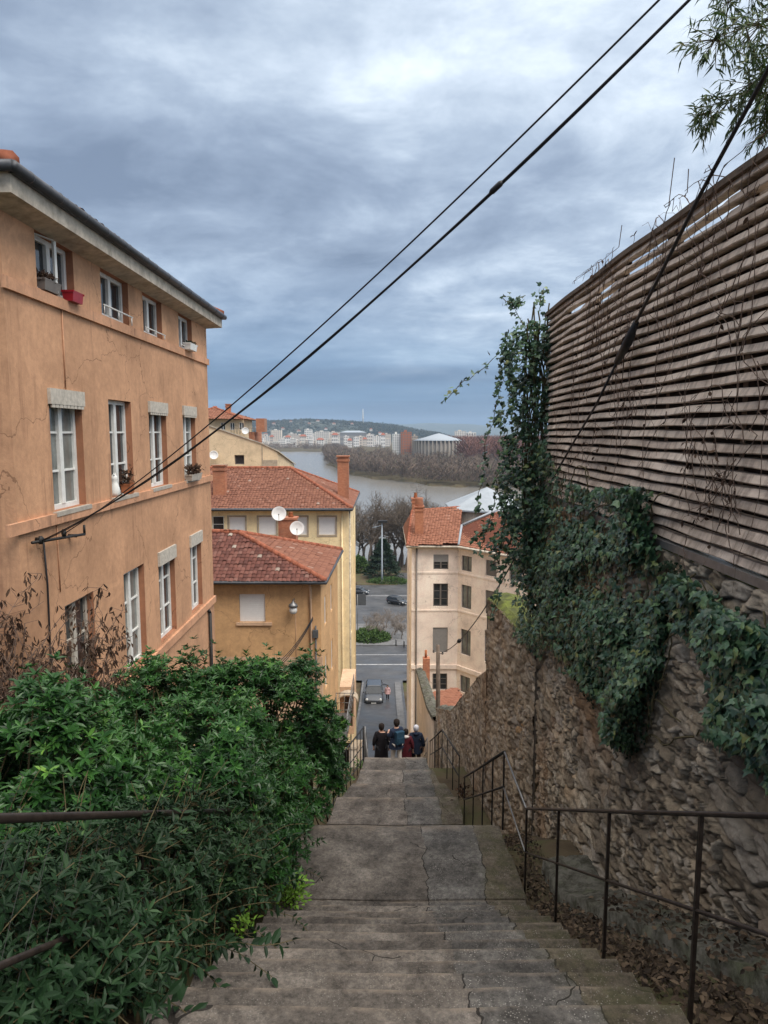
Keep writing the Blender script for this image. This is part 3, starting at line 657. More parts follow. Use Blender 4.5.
    c = MB(); c.tube([(X0 + .012, 10.75, 1.84), (X0 + .012, 10.75, .62)], .012, 5); c.tube([(X0 + .012, 10.42 - .2, -1.37), (X0 + .012, 10.42 - .2, -2.4)], .01, 5); c.build('render_joint', M['ochre_trim'], T)
    return ops, p0, d, n
oops, op0, od, on = ochre_building()
Zv = np.array([0, 0, 1.])
def onfac(y, z, out=0.0): return np.array([-4.9 + out, y, z])
# things standing in the windows
def planter(label, c, L, mat, plant, group=None, name='flower_box', h=.16):
    T = thing(name, c, label, 'planter', group); b_ = MB()
    x, y, z = c
    v = []
    for zz, s in ((0, .8), (h, 1)):
        for sx, sy in ((-1, -1), (1, -1), (1, 1), (-1, 1)): v.append((x + sx * .09 * s, y + sy * L / 2 * (.94 if zz == 0 else 1), z + zz))
    b_.add(v, [(3, 2, 1, 0), (0, 1, 5, 4), (1, 2, 6, 5), (2, 3, 7, 6), (3, 0, 4, 7)]); b_.quad(*[(p[0], p[1], p[2] - .02) for p in v[4:]]); b_.box(x - .1, x + .1, y - L / 2 - .01, y - L / 2, z + h - .03, z + h); b_.box(x - .1, x + .1, y + L / 2, y + L / 2 + .01, z + h - .03, z + h)
    b_.build('box', M[mat], T)
    if plant:
        n_ = int(160 * L / .5); P = np.stack([x + RNG.uniform(-.07, .07, n_), y + RNG.uniform(-L / 2, L / 2, n_), np.full(n_, z + h - .03)], 1); P[:, 2] += RNG.uniform(0, plant[1] * .6, n_)
        D = RNG.normal(size=(n_, 3)) * (.8, .8, .5) + (0, 0, .5); leaf_obj('foliage', P, D, RNG.normal(size=(n_, 3)), RNG.uniform(.05, plant[1] * .45, n_), .03, M[plant[0]], T)
    return T
planter('grey planter hanging in the open top floor window nearest the camera', onfac(10.4, 2.03, -.02), .5, 'dark_shutter', ('leaf_dry', .2))
planter('small red plastic tub on the top floor sill nearest the camera', onfac(11.05, 2.0, .06), .36, 'red_plastic', None, name='red_tub')
planter('planter full of brown withered plants on the farthest middle floor sill', onfac(17.4, -1.2, .1), .95, 'sill_stone', ('leaf_dry', .34))
planter('terracotta pot with a dry bush on the second middle floor sill', onfac(13.2, -1.18, -.02), .22, 'terracotta', ('leaf_dry', .42), name='flower_pot', h=.2)
planter('white flower trough on the farthest top floor sill', onfac(17.4, 2.0, .12), .6, 'white_paint', ('leaf_privet', .12))
T = thing('cat_figure', onfac(12.72, -1.18, -.08), 'small white cat sitting on the second middle floor sill', 'cat')
b_ = MB(); p = onfac(12.72, -1.18, -.08); b_.lathe(p, [(.07, 0), (.1, .06), (.095, .14), (.065, .23), (.05, .27), (.062, .31), (.06, .36), (.03, .4), (.005, .41)], 10)
for s in (-1, 1): b_.lathe(p + (0.01, s * .035, .38), [(.022, 0), (.003, .055)], 5)
b_.tube([p + (.05, .07, .02), p + (.1, .12, .03), p + (.13, .06, .03)], [.02, .018, .01], 6); b_.build('body', M['white_paint'], T)
# cable bracket
T = thing('cable_bracket', onfac(9.95, -1.5), 'black steel bracket holding overhead cables on the ochre facade', 'bracket')
b_ = MB(); b_.tube([onfac(9.3, -1.5, .1), onfac(10.9, -1.62, .12)], .022, 6); b_.tube([onfac(10.9, -1.62, .12), onfac(10.9, -1.47, .12)], .02, 6); b_.tube([onfac(9.6, -1.5, .11), onfac(9.6, -1.5, -.02)], .03, 6)
b_.tube([onfac(10.6, -1.6, .13), onfac(10.6, -1.6, -.02)], .03, 6)
for y in (9.5, 10.2): b_.lathe(onfac(y, -1.5, .12), [(.03, -.05), (.04, 0), (.025, .06)], 8)
b_.build('arm', M['black_iron'], T)

# overhead cables strung from the bracket to a pole up the hill behind the viewer
def catenary(a, b, sag, n=40):
    a, b = np.array(a, float), np.array(b, float); return [a + (b - a) * t - np.array([0, 0, sag * 4 * t * (1 - t)]) for t in np.linspace(0, 1, n)]
def through(a, px, py, Y, ext, sag):
    q = atY(px, py, Y) + np.array([0, 0, sag * 4 * (1 / (1 + ext)) * (ext / (1 + ext))]); return q + (q - np.array(a)) * ext
A1 = onfac(10.2, -1.5, .14); A2 = onfac(9.5, -1.5, .14)
c = MB(); c.tube(catenary(A1, through(A1, 657, 2, 4.6, .5, .5), .5), .0075, 7); tag(c.build('overhead_cable', M['cable']), 'thin black overhead cable, the upper of two crossing the sky', 'cable')
c = MB(); B2 = through(A2, 687, 2, 4.5, .5, .8); pts = catenary(A2, B2, .8); c.tube(pts, .009, 7); c.tube([p + np.array([0, .004, -.012 - .005 * math.sin(i * .9)]) for i, p in enumerate(pts)], .005, 6)
c.lathe(pts[22], [(.012, -.06), (.022, -.04), (.022, .04), (.012, .06)], 8, 0, pts[23] - pts[22])
tag(c.build('overhead_cable', M['cable']), 'thick twisted black overhead cable, the lower of two crossing the sky', 'cable')

# ================================================================== small orange house with hipped roof
def orange_house():
    y0, x1, zb, zt = 28.0, -2.62, -15.5, -6.05; x0 = -12.5; y1 = 34.6
    T = thing('house', ((x0 + x1) / 2, 31, zb), 'low orange house with a hipped clay tile roof and one white shutter', 'house')
    w = MB(); ox0, ox1 = atY(239, 600, y0)[0], atY(265, 600, y0)[0]; zt_, zb_ = atY(250, 594, y0)[2], atY(250, 622, y0)[2]
    op = [(ox0 - x0, ox1 - x0, zb_, zt_)]
    p0, d, n = facade(w, (x0, y0), (x1, y0), zb, zt, op, .2)
    sops = [(1.2, 1.9, -8.4, -7.1), (3.5, 4.2, -8.4, -7.1), (1.3, 2.0, -11.3, -9.8), (3.6, 4.3, -11.3, -9.8)]
    ps, ds, ns = facade(w, (x1, y0), (x1 + .25, y1), zb, zt, sops, .15)
    facade(w, (x1 + .25, y1), (x0, y1), zb, zt); facade(w, (x0, y1), (x0, y0), zb, zt)
    w.build('wall', M['orange'], T)
    pt = MB(); pt.box(x0, x1 + .012, y0 - .012, y0 - .002, zb, -9.35); pt.box(x1 + .001, x1 + .03, y0 - .01, y0 + .3, zb, -9.35); pt.build('repaired_render', M['tan_patch'], T)
    window(T, p0, d, n, op[0], .17, 2, 0, shutter='white_shutter', sh=.99, sill=None, fw=.05)
    s = MB(); s.obox(p0, d, Zv, n, (op[0][0] - .12, op[0][1] + .28), (op[0][2] - .13, op[0][2] - .004), (-.02, .08)); s.build('sill', M['tan_patch'], T)
    for o in sops: window(T, ps, ds, ns, o, .12, 2, 1, fw=.05)
    ze = -6.02; E = [(x0 - .4, y0 - .45, ze), (x1 + .22, y0 - .45, ze), (x1 + .42, y1 + .4, ze), (x0 - .4, y1 + .4, ze)]
    ap = (-6.6, 31.0, -4.55); ap2 = (x0 + 3, 31.2, -4.5)
    tiled_roof(T, [[E[0], E[1], ap, ap2]], 'old_tiles', [(E[1], ap), (ap, ap2)], course=.25, width=.18)
    tiled_roof(T, [[E[1], E[2], ap]], 'tiles', [], course=.25, width=.18)
    tiled_roof(T, [[E[2], E[3], ap2, ap]], 'old_tiles', [(E[2], ap)], course=.25, width=.18)
    gutter(T, [(E[0][0], E[0][1] - .05, ze - .06), (E[1][0] + .05, E[1][1] - .05, ze - .06), (E[2][0] + .06, E[2][1], ze - .06)], r=.075)
    s = MB(); s.box(E[0][0] + .05, E[1][0] - .02, E[0][1] + .02, y0 - .005, ze - .1, ze - .07); s.build('eaves_board', M['dark_shutter'], T)
    g = MB(); g.tube([(x1 - .42, y0 - .45, ze - .1), (x1 - .42, y0 - .08, ze - .4), (x1 - .42, y0 - .08, zb)], .055, 8); g.build('downpipe', M['tan_patch'], T)
    g = MB(); g.tube([(x1 - .22, y0 - .05, -8.0), (x1 - .22, y0 - .05, zb)], .035, 6); g.obox((x1 - .25, y0, -8.5), (1, 0, 0), (0, 1, 0), (0, 0, 1), (-.1, .13), (-.14, -.01), (0, .32)); g.build('meter_box', M['grey_sign'], T)
    g = MB(); g.obox((x1 - .02, y0, -12.6), (1, 0, 0), (0, 1, 0), (0, 0, 1), (-.35, .0), (-.04, -.013), (0, .22)); g.build('plaque', M['wood_pole'], T)
orange_house()
def wall_lamp():
    p = atY(294, 604, 27.9); T = thing('wall_lamp', p, 'pale globe wall lamp on the orange house beside its downpipe', 'lamp')
    b_ = MB(); b_.lathe(p + (0, -.25, -.2), [(.04, -.16), (.13, -.12), (.17, 0), (.15, .12), (.08, .17)], 12); b_.build('globe', M['lampglass'], T)
    c = MB(); c.lathe(p + (0, -.25, 0), [(.2, -.05), (.17, .05), (.07, .12), (.03, .2)], 12); c.tube([p + (0, -.25, .15), p + (0, -.12, .22), p + (0, .06, .2)], .025, 6); c.build('hood', M['grey_rail'], T)
    c = MB(); c.tube([p + (.05, .085, .15), p + (.05, .085, -3.0)], .012, 5); c.build('conduit', M['tan_patch'], T)
wall_lamp()
c = MB(); a = atY(313, 617, 27.9); bq = atY(272, 667, 26.5)
for k in range(3): c.tube(catenary(a + (0, -.02 * k, -.05 * k), bq + (0, 0, -.12 * k), .25, 14), .016, 5)
tag(c.build('service_cable', M['cable']), 'drooping bundle of service cables from the orange house into the shrubs', 'cable')

# ================================================================== chimneys
def chimney(parent, x, y, z0, z1, w, d_, name='chimney', mat='brick', pots=1):
    c = MB(); c.box(x - w / 2, x + w / 2, y - d_ / 2, y + d_ / 2, z0, z1); c.box(x - w / 2 - .05, x + w / 2 + .05, y - d_ / 2 - .05, y + d_ / 2 + .05, z1 - .28, z1 - .14); c.box(x - w / 2 - .07, x + w / 2 + .07, y - d_ / 2 - .07, y + d_ / 2 + .07, z1 + .002, z1 + .09)
    o = c.build(name, M[mat], parent)
    for k in range(pots):
        q = MB(); px = x + (k - (pots - 1) / 2) * .45; q.lathe((px, y, z1 + .092), [(.13, 0), (.15, .05), (.11, .35), (.13, .4)], 10); q.build('pot', M['terracotta'], o)
    return o
mt, nt, b = nt_new('brick_courses'); tcx = nt.nodes.new('ShaderNodeTexCoord'); br = nt.nodes.new('ShaderNodeTexBrick'); mpn = nt.nodes.new('ShaderNodeMapping'); mpn.inputs['Rotation'].default_value = (R(90), 0, 0)
nt.links.new(tcx.outputs['Object'], mpn.inputs[0]); nt.links.new(mpn.outputs[0], br.inputs[0]); br.inputs['Scale'].default_value = 4.2
br.inputs['Color1'].default_value = (.4, .13, .06, 1); br.inputs['Color2'].default_value = (.5, .2, .1, 1); br.inputs['Mortar'].default_value = (.3, .2, .14, 1)
nt.links.new(mixc(nt, ramp(nt, noise(nt, 2, 6), [(.4, (0, 0, 0)), (.7, (.6, .6, .6))]), br.outputs[0], (.2, .09, .06)), b.inputs['Base Color']); b.inputs['Roughness'].default_value = .9; M['brick'] = mt

# ================================================================== yellow building
def yellow_building():
    y0, x0, x1, zb, zt = 42.0, -20, -2.2, -24, -4.62; y1 = 52.5
    T = thing('apartment_building', (-10, 47, zb), 'yellow rendered building with closed white shutters under a red hipped roof', 'building')
    w = MB(); Z = lambda py: atY(300, py, y0)[2]; X = lambda px: atY(px, 520, y0)[0] - x0
    top = [(X(a), X(b_), Z(535), Z(517)) for a, b_ in ((229, 245), (258.5, 276), (290, 307), (318.5, 335.5))]
    low = [(X(a), X(b_), Z(d_), Z(c_)) for a, b_, c_, d_ in ((331.5, 336.5, 569, 580), (331.5, 336.5, 598, 626), (331.5, 336.5, 643, 667))]
    low += [(X(212) , X(224), Z(533), Z(516))]
    p0, d, n = facade(w, (x0, y0), (x1, y0), zb, zt, top + low, .2)
    sops = [(3, 3.9, -7.5, -6), (7, 7.9, -7.5, -6), (3, 3.9, -10.5, -9), (7, 7.9, -10.5, -9), (3, 3.9, -13.5, -12), (7, 7.9, -13.5, -12), (3, 3.9, -16.5, -15), (7, 7.9, -16.5, -15)]
    ps, ds, ns = facade(w, (x1, y0), (x1, y1), zb, zt, sops, .2); facade(w, (x1, y1), (x0, y1), zb, zt); facade(w, (x0, y1), (x0, y0), zb, zt)
    w.build('wall', M['yellow'], T)
    for o in top: 
        window(T, p0, d, n, o, .15, 2, 0, shutter='white_shutter', sh=.98, fw=.05)
        s = MB(); tk = .1
        for u, v in (((o[0] - tk, o[0] - .002), (o[2] - tk, o[3] + tk)), ((o[1] + .002, o[1] + tk), (o[2] - tk, o[3] + tk)), ((o[0] - .002, o[1] + .002), (o[3] + .002, o[3] + tk)), ((o[0] - .002, o[1] + .002), (o[2] - tk, o[2] - .002))): s.obox(p0, d, Zv, n, u, v, (.001, .03))
        s.build('surround', M['coping'], T)
    for k, o in enumerate(low): window(T, p0, d, n, o, .15, 1, 1, shutter='white_shutter' if k == 1 else None, sh=.97, fw=.06)
    for o in sops: window(T, ps, ds, ns, o, .15, 2, 1)
    ze = -4.6; E = [(x0, y0 - .55, ze), (x1 + .25, y0 - .55, ze), (x1 + .25, y1, ze), (x0, y1, ze)]
    a2 = (-6.35, 46.9, -2.45); a3 = (x0, 46.9, -2.45)
    ro = tiled_roof(T, [[E[0], E[1], a2, a3], [E[1], E[2], a2], [E[2], E[3], a3, a2]], 'old_tiles' if False else 'tiles', [(E[1], a2), (E[2], a2), (a2, a3)], course=.27, width=.19)
    gutter(T, [(x0, y0 - .6, ze - .06), (x1 + .28, y0 - .6, ze - .06), (x1 + .3, y1, ze - .06)], r=.09)
    s = MB(); s.box(x0, x1 + .2, y0 - .5, y0 - .003, ze - .14, ze - .1); s.build('eaves_board', M['soffit'], T)
    p = atY(343.5, 500, 45.2); chimney(ro, p[0], 45.2, -4.6, atY(343, 457, 45.2)[2], .72, .6, pots=0)
    p = atY(220, 480, 43.4); chimney(ro, p[0], 43.4, -5, atY(220, 466, 43.4)[2], .75, .6, pots=0)
    f = MB(); f.box(p[0] - .6, p[0] + .7, 42.9, 43.8, -4.35, -4.17); f.build('flashing', M['pale_zinc'], ro)
    g = MB(); g.tube([(x1 - .38, y0 - .07, ze - .2), (x1 - .38, y0 - .07, zb)], .05, 6); g.build('downpipe', M['yellow'], T)
    g = MB(); g.tube([(x1 + .07, y0 + .5, ze - .2), (x1 + .07, y0 + .5, zb)], .06, 6); g.build('downpipe', M['soffit'], T)
yellow_building()
# brick stack with two dishes, rising from the roof of the orange house
def stack_and_dishes():
    Y = 34.0; a = atY(278, 518, Y); b2 = atY(296, 540, Y)
    T = thing('brick_stack', ((a[0] + b2[0]) / 2, Y, -6), 'squat red brick stack carrying dishes behind the orange house roof', 'chimney')
    c = MB(); c.box(a[0], b2[0], Y, Y + .8, -6.5, a[2] - .1); c.box(a[0] - .05, b2[0] + .05, Y - .05, Y + .85, a[2] - .098, a[2]); c.build('shaft', M['brick'], T)
    q = MB(); q.lathe(((a[0] + b2[0]) / 2 + .15, Y + .4, a[2] + .002), [(.12, 0), (.14, .04), (.1, .22), (.13, .25)], 10); q.build('pot', M['terracotta'], T)
    for px, py, r, lab in ((279, 514, .35, 'upper pale satellite dish, fixed left of the brick stack'), (297, 528.5, .345, 'lower pale satellite dish in front of the brick stack')):
        p = atY(px, py, Y - .5); D = thing('satellite_dish', p, lab, 'satellite dish', 'satellite dishes on the brick stack')
        ax = norm(np.array([.12, -1, .32])); b_ = MB(); b_.lathe(p, [(.005, .0), (r * .35, .012), (r * .7, .05), (r, .11), (r * 1.02, .11), (r * .7, .035), (.01, -.02)], 24, 0, ax); b_.build('reflector', M['dish'], D)
        g = MB(); f = p + ax * .5 + np.array([0, 0, -.12]); g.tube([p + np.array([0, 0, -r]) + ax * .1, f], .014, 5); g.lathe(f, [(.03, -.05), (.035, .03), (.02, .06)], 8, 0, ax); g.build('feed_arm', M['grey_rail'], D)
        g = MB(); g.tube([p - ax * .02, p + (0, .25, -.03), p + (0.02, .52, -.1)], .022, 6); g.build('mount', M['grey_rail'], D)
stack_and_dishes()

# ================================================================== beige gable building and red roofed house behind it
def gable_building():
    Y = 58.0; P = lambda px, py: atY(px, py, Y); T = thing('building', (P(240, 450)[0], Y, -20), 'blank beige gable wall with one small dark window behind the yellow building', 'building')
    xl, xm, xr = P(150, 0 + 440)[0], P(262, 440)[0], P(277, 440)[0]; zl, zm, zr = P(200, 420)[2], P(262, 444)[2], P(277, 452)[2]; w = MB()
    x0 = P(195, 440)[0]; Z0 = P(195, 421)[2]; wx0, wx1, wz0, wz1 = P(223, 0)[0], P(233.5, 0)[0], P(0, 464.5)[2], P(0, 455)[2]
    def slope(x): return float(np.interp(x, [x0, xm, xr], [Z0, zm, zr]))
    for a, c_ in ((x0, wx0), (wx0, wx1), (wx1, xm), (xm, xr)):
        if a == wx0: w.quad((a, Y, -20), (c_, Y, -20), (c_, Y, wz0), (a, Y, wz0)); w.quad((a, Y, wz1), (c_, Y, wz1), (c_, Y, slope(c_)), (a, Y, slope(a)))
        else: w.quad((a, Y, -20), (c_, Y, -20), (c_, Y, slope(c_)), (a, Y, slope(a)))
    for q in (((wx0, wz0), (wx0, wz1)), ((wx1, wz1), (wx1, wz0)), ((wx0, wz1), (wx1, wz1)), ((wx1, wz0), (wx0, wz0))): w.quad((q[0][0], Y, q[0][1]), (q[0][0], Y + .3, q[0][1]), (q[1][0], Y + .3, q[1][1]), (q[1][0], Y, q[1][1]))
    w.quad((xr, Y, -20), (xr, Y + 11, -20), (xr, Y + 11, zr - 1.6), (xr, Y, zr)); w.quad((x0, Y + 11, -20), (x0, Y, -20), (x0, Y, Z0), (x0, Y + 11, Z0 - 1.6)); w.build('wall', M['beige'], T)
    b_ = MB(); b_.box(xm, xr + .01, Y - .014, Y - .004, P(0, 470)[2], P(0, 460)[2]); b_.box(xm - .04, xm + .04, Y - .05, Y - .003, -20, zm - .1); b_.build('corner_quoin', M['coping'], T)
    r_ = MB()
    for a, c_ in ((x0, xm), (xm, xr + .15)): 
        za, zc = slope(a), slope(min(c_, xr)); r_.add([(a, Y - .1, za + .003), (c_, Y - .1, zc + .003), (c_, Y + 11, zc - 1.6), (a, Y + 11, za - 1.6), (a, Y - .1, za + .1), (c_, Y - .1, zc + .1), (c_, Y + 11, zc - 1.5), (a, Y + 11, za - 1.5)], [(0, 1, 2, 3), (4, 7, 6, 5), (0, 4, 5, 1), (1, 5, 6, 2), (2, 6, 7, 3), (3, 7, 4, 0)])
    r_.build('roof', M['soffit'], T)
    window(T, (x0, Y, 0), np.array([1., 0, 0]), np.array([0, -1., 0]), (wx0 - x0, wx1 - x0, wz0, wz1), .25, 1, 0, frame='dark_shutter', fw=.07)
    for px in (213, 216.5, 219.5):
        pass
    D = thing('satellite_dish', P(215, 455) - (0, .3, 0), 'small dish on the beige gable wall left of its dark window', 'satellite dish', None); p = P(215, 455) - (0, .45, 0)
    b_ = MB(); b_.lathe(p, [(.005, 0), (.25, .03), (.36, .09), (.37, .09), (.2, .01), (.01, -.02)], 18, 0, (.3, -1, .3)); b_.build('reflector', M['dish'], D); b_ = MB(); b_.tube([p, p + (0, .44, -.1)], .025, 5); b_.build('mount', M['grey_rail'], D)
gable_building()
def red_house():
    Y = 74.0; P = lambda px, py: atY(px, py, Y); x0, x1 = P(180, 430)[0], P(238, 430)[0]; ze, zt, zb = P(0, 419)[2], P(0, 407)[2], -16
    T = thing('house', ((x0 + x1) / 2, Y, zb), 'cream house with a red roof and a terrace high behind the beige gable', 'house')
    w = MB(); ops = [(P(px, 0)[0] - x0, P(px + 5, 0)[0] - x0, P(0, 430)[2], P(0, 422.5)[2]) for px in (209, 219, 229)]
    p0, d, n = facade(w, (x0, Y), (x1, Y), zb, ze, ops, .25); facade(w, (x1, Y), (x1, Y + 8), zb, ze); facade(w, (x0, Y + 8), (x0, Y), zb, ze); facade(w, (x1, Y + 8), (x0, Y + 8), zb, ze); w.build('wall', M['beige'], T)
    for o in ops: window(T, p0, d, n, o, .2, 2, 0)
    E = [(x0 - .5, Y - .6, ze), (x1 + .6, Y - .6, ze), (x1 + .6, Y + 8.6, ze), (x0 - .5, Y + 8.6, ze)]; a, c_ = (x1 - 3.5, Y + 4, zt + .1), (x0 + 3, Y + 4, zt + .1)
    ro = tiled_roof(T, [[E[0], E[1], a, c_], [E[1], E[2], a], [E[2], E[3], c_, a], [E[3], E[0], c_]], 'orange_tiles', [(E[1], a), (E[0], c_), (a, c_)], course=.4, width=.3)
    q = P(222, 407); chimney(ro, q[0], Y + 3, ze, q[2] + .35, .5, .5, pots=0)
    t = MB(); xr = P(255, 430)[0]; t.box(P(240, 0)[0], xr, Y - .5, Y + 4, zb, P(0, 432)[2]); t.build('terrace', M['brick'], T)
    t = MB(); t.box(P(248, 0)[0], P(257, 0)[0], Y - .55, Y + 1, P(0, 432)[2], P(0, 418.5)[2]); t.build('party_wall', M['brick'], T)
    t = MB()
    for k in range(9): x = P(222, 0)[0] + (P(247, 0)[0] - P(222, 0)[0]) * k / 8; t.tube([(x, Y - .8, P(0, 434)[2]), (x, Y - .8, P(0, 428)[2])], .03, 4)
    t.tube([(P(222, 0)[0], Y - .8, P(0, 428)[2]), (P(247, 0)[0], Y - .8, P(0, 428)[2])], .035, 4); t.build('balcony_rail', M['dark_shutter'], T)
    p = P(247.5, 431) - (0, 1.2, 0); D = thing('satellite_dish', p, 'white dish on the terrace of the house highest on the left', 'satellite dish'); b_ = MB(); b_.lathe(p, [(.005, 0), (.25, .03), (.36, .09), (.37, .09), (.2, .01), (.01, -.02)], 18, 0, (.2, -1, .3)); b_.build('reflector', M['dish'], D); b_ = MB(); b_.tube([p, p + (0, .5, -.1)], .025, 5); b_.build('mount', M['grey_rail'], D)
red_house()

# ================================================================== cream building on the right
def cream_building():
    zb, zt = -27.0, -7.95; pts = [(1.95, 57.0), (1.95, 48.0), (5.25, 48.0), (10.2, 42.2), (10.2, 58)]
    T = thing('apartment_building', (5, 51, zb), 'cream pink apartment building with grey shutters and an angled facade below the ivy', 'building')
    w = MB(); Zf = lambda py: atY(440, py, 48)[2]; Xf = lambda px: atY(px, 560, 48)[0] - 1.95
    rowsz = [(Zf(569.5), Zf(554.5)), (Zf(606.5), Zf(583.5)), (Zf(652.5), Zf(627.5)), (Zf(690), Zf(673.5))]
    front = [(Xf(433.5), Xf(448.5), a, c_) for a, c_ in rowsz]
    L = math.hypot(4.95, 5.8); ang = [(u, u + .95, a, c_) for a, c_ in rowsz for u in (.32, 2.55, 4.6)]
    left = [(u, u + .9, a, c_) for a, c_ in rowsz for u in (2, 5.5)]
    pl, dl, nl = facade(w, pts[0], pts[1], zb, zt, left, .18); pf, df, nf = facade(w, pts[1], pts[2], zb, zt, front, .18); pa, da, na = facade(w, pts[2], pts[3], zb, zt, ang, .18)
    facade(w, pts[3], pts[4], zb, zt); facade(w, pts[4], pts[0], zb, zt); w.build('wall', M['cream'], T)
    kinds = [('shutter_grey', .5), (None, 0), ('shutter_grey', .98), (None, 0)]
    for k, o in enumerate(front): window(T, pf, df, nf, o, .16, 2, 2, frame='dark_shutter', shutter=kinds[k][0], sh=kinds[k][1], fw=.07)
    for k, o in enumerate(ang): window(T, pa, da, na, o, .16, 2, 0, frame='dark_shutter', shutter='dark_shutter' if k % 3 == 1 else None, sh=.98, fw=.06, glass='glass_curtain' if k % 3 == 0 else 'glass')
    for o in left: window(T, pl, dl, nl, o, .16, 2, 1)
    for py, hgt, pr in ((571.8, .12, .04), (609.5, .12, .04), (664.5, .3, .12)):
        z = Zf(py); t = MB(); t.obox(pf, df, Zv, nf, (0, 3.3 - pr * .4), (z - hgt, z), (.001, pr)); t.obox(pa, da, Zv, na, (pr * .4, L), (z - hgt, z), (.001, pr)); t.build('string_course', M['cream'], T)
    # roof
    e = .38; z = zt + .05; A = (1.95 - .3, 57.5, z); B = (1.95 - .3, 48 - e, z); C = (5.25 - .05, 48 - e, z); D = (10.2 - .3, 42.2 - e, z); r1 = (1.95 - .3, 53.5, z + 1.9); r2 = atY(461, 507, 54); r2 = (r2[0], 53.5, z + 2.05); v = (5.7, 50.2, z + 1.0); F_ = (13, 46, z + 2.1)
    ro = tiled_roof(T, [[B, C, v, r2, (2.2, 53.5, z + 1.75)], [A, B, (2.2, 53.5, z + 1.75)], [C, D, F_, (8.5, 51, z + 2.1), v]], 'orange_tiles', [(B, (2.2, 53.5, z + 1.75)), ((2.2, 53.5, z + 1.75), r2)], course=.28, width=.21)
    f = MB(); f.tube([np.array(C) + (0, 0, .06), np.array(v) + (0, 0, .1)], .09, 6); f.tube([np.array(v) + (0, 0, .1), np.array((8.5, 51, z + 2.2))], .09, 6); f.build('valley_flashing', M['pale_zinc'], ro)
    gutter(T, [(A[0], A[1], z - .08), (B[0] - .03, B[1] - .04, z - .08), (C[0], C[1] - .05, z - .08), (D[0], D[1] - .05, z - .08)], 'soffit', .09)
    q = atY(419, 520, 49.6); chimney(ro, q[0], 49.6, z - .2, atY(0 + 419, 507, 49.6)[2], .6, .7, pots=0); c_ = MB(); c_.lathe((q[0], 49.6, atY(419, 507, 49.6)[2] + .05), [(.3, 0), (.33, .1), (.27, .5), (.3, .62)], 12); c_.build('chimney_pot', M['brick'], ro)
    q = atY(415.5, 510, 54); chimney(ro, q[0], 54, z, atY(415, 499, 54)[2], .55, .7, pots=1)
    g = MB(); g.tube([(q[0] + .1, 54, atY(415, 499, 54)[2]), (q[0] + .1, 54, atY(415, 484, 54)[2])], .025, 4)
    for k in range(4): zz = atY(415, 485 + 2.5 * k, 54)[2]; g.tube([(q[0] - .5 + .1 * k, 54, zz), (q[0] + .7 - .1 * k, 54, zz)], .018, 4)
    g.build('aerial', M['grey_rail'], ro)
    # stair tower with pale zinc pyramid roof
    tw = MB(); cx, cy = atY(478, 520, 54.5)[0], 54.5; zt2 = atY(478, 508.5, 54)[2]; rr = 2.0; n_ = 10
    ring = [(cx + rr * math.cos(2 * math.pi * k / n_), cy + rr * math.sin(2 * math.pi * k / n_)) for k in range(n_)]
    for k in range(n_): a, c_ = ring[k], ring[(k + 1) % n_]; tw.quad((a[0], a[1], z - 1), (c_[0], c_[1], z - 1), (c_[0], c_[1], zt2), (a[0], a[1], zt2))
    tw.build('tower', M['pale'], T); cn = MB(); ap = (atY(487, 487, 55.5)[0], 55.5, atY(487, 487, 55.5)[2]); x0c = atY(450, 508, 54)[0]; sq = [(x0c, 53.2, zt2), (x0c + 3.2, 51.6, zt2), (x0c + 6.4, 53.2, zt2), (x0c + 6.4, 58, zt2), (x0c, 58, zt2)]
    cn.add(sq + [ap] + [(p_[0], p_[1], p_[2] - .12) for p_ in sq], [(k, (k + 1) % 5, 5) for k in range(5)] + [(6 + k, 6 + (k + 1) % 5, (k + 1) % 5, k) for k in range(5)] + [(10, 9, 8, 7, 6)]); cn.build('tower_roof', M['pale_zinc'], T)
    g = MB(); g.tube([(1.95 + .35, 47.92, zt - .1), (1.95 + .35, 47.92, zb)], .06, 6); g.build('downpipe', M['dark_shutter'], T)
cream_building()

# ================================================================== rubble walls
def hash2(i, j, k):
    x = np.sin(i * 127.1 + j * 311.7 + k * 74.7) * 43758.5453; return x - np.floor(x)
def vor(s, z, cw, chh):
    """jittered-cell stones: distance to border, id"""
    row = np.floor(z / chh); best = np.full(s.shape, 9.); second = np.full(s.shape, 9.); bid = np.zeros(s.shape); bx = np.zeros(s.shape); bz = np.zeros(s.shape)
    for dj in (-1, 0, 1):
        for di in (-2, -1, 0, 1, 2):
            j = row + dj; off = hash2(j, 3.1, 1) * 1.0; i = np.floor(s / cw - off) + di
            px = (i + off + .5 + (hash2(i, j, 2) - .5) * .8) * cw; pz = (j + .5 + (hash2(i, j, 3) - .5) * .75) * chh
            wgt = .7 + .6 * hash2(i, j, 5); th = (hash2(i, j, 7) - .5) * .9; u = (s - px) / cw; v = (z - pz) / chh; u2 = u * np.cos(th) + v * np.sin(th); v2 = v * np.cos(th) - u * np.sin(th)
            d = (.55 * np.maximum(np.abs(u2), np.abs(v2)) + .45 * np.sqrt(u2 ** 2 + v2 ** 2)) / wgt; idn = hash2(i, j, 4)
            closer = d < best; second = np.where(closer, best, np.minimum(second, d)); bid = np.where(closer, idn, bid); bx = np.where(closer, u, bx); bz = np.where(closer, v, bz); best = np.where(closer, d, best)
    return second - best, bid, bx, bz
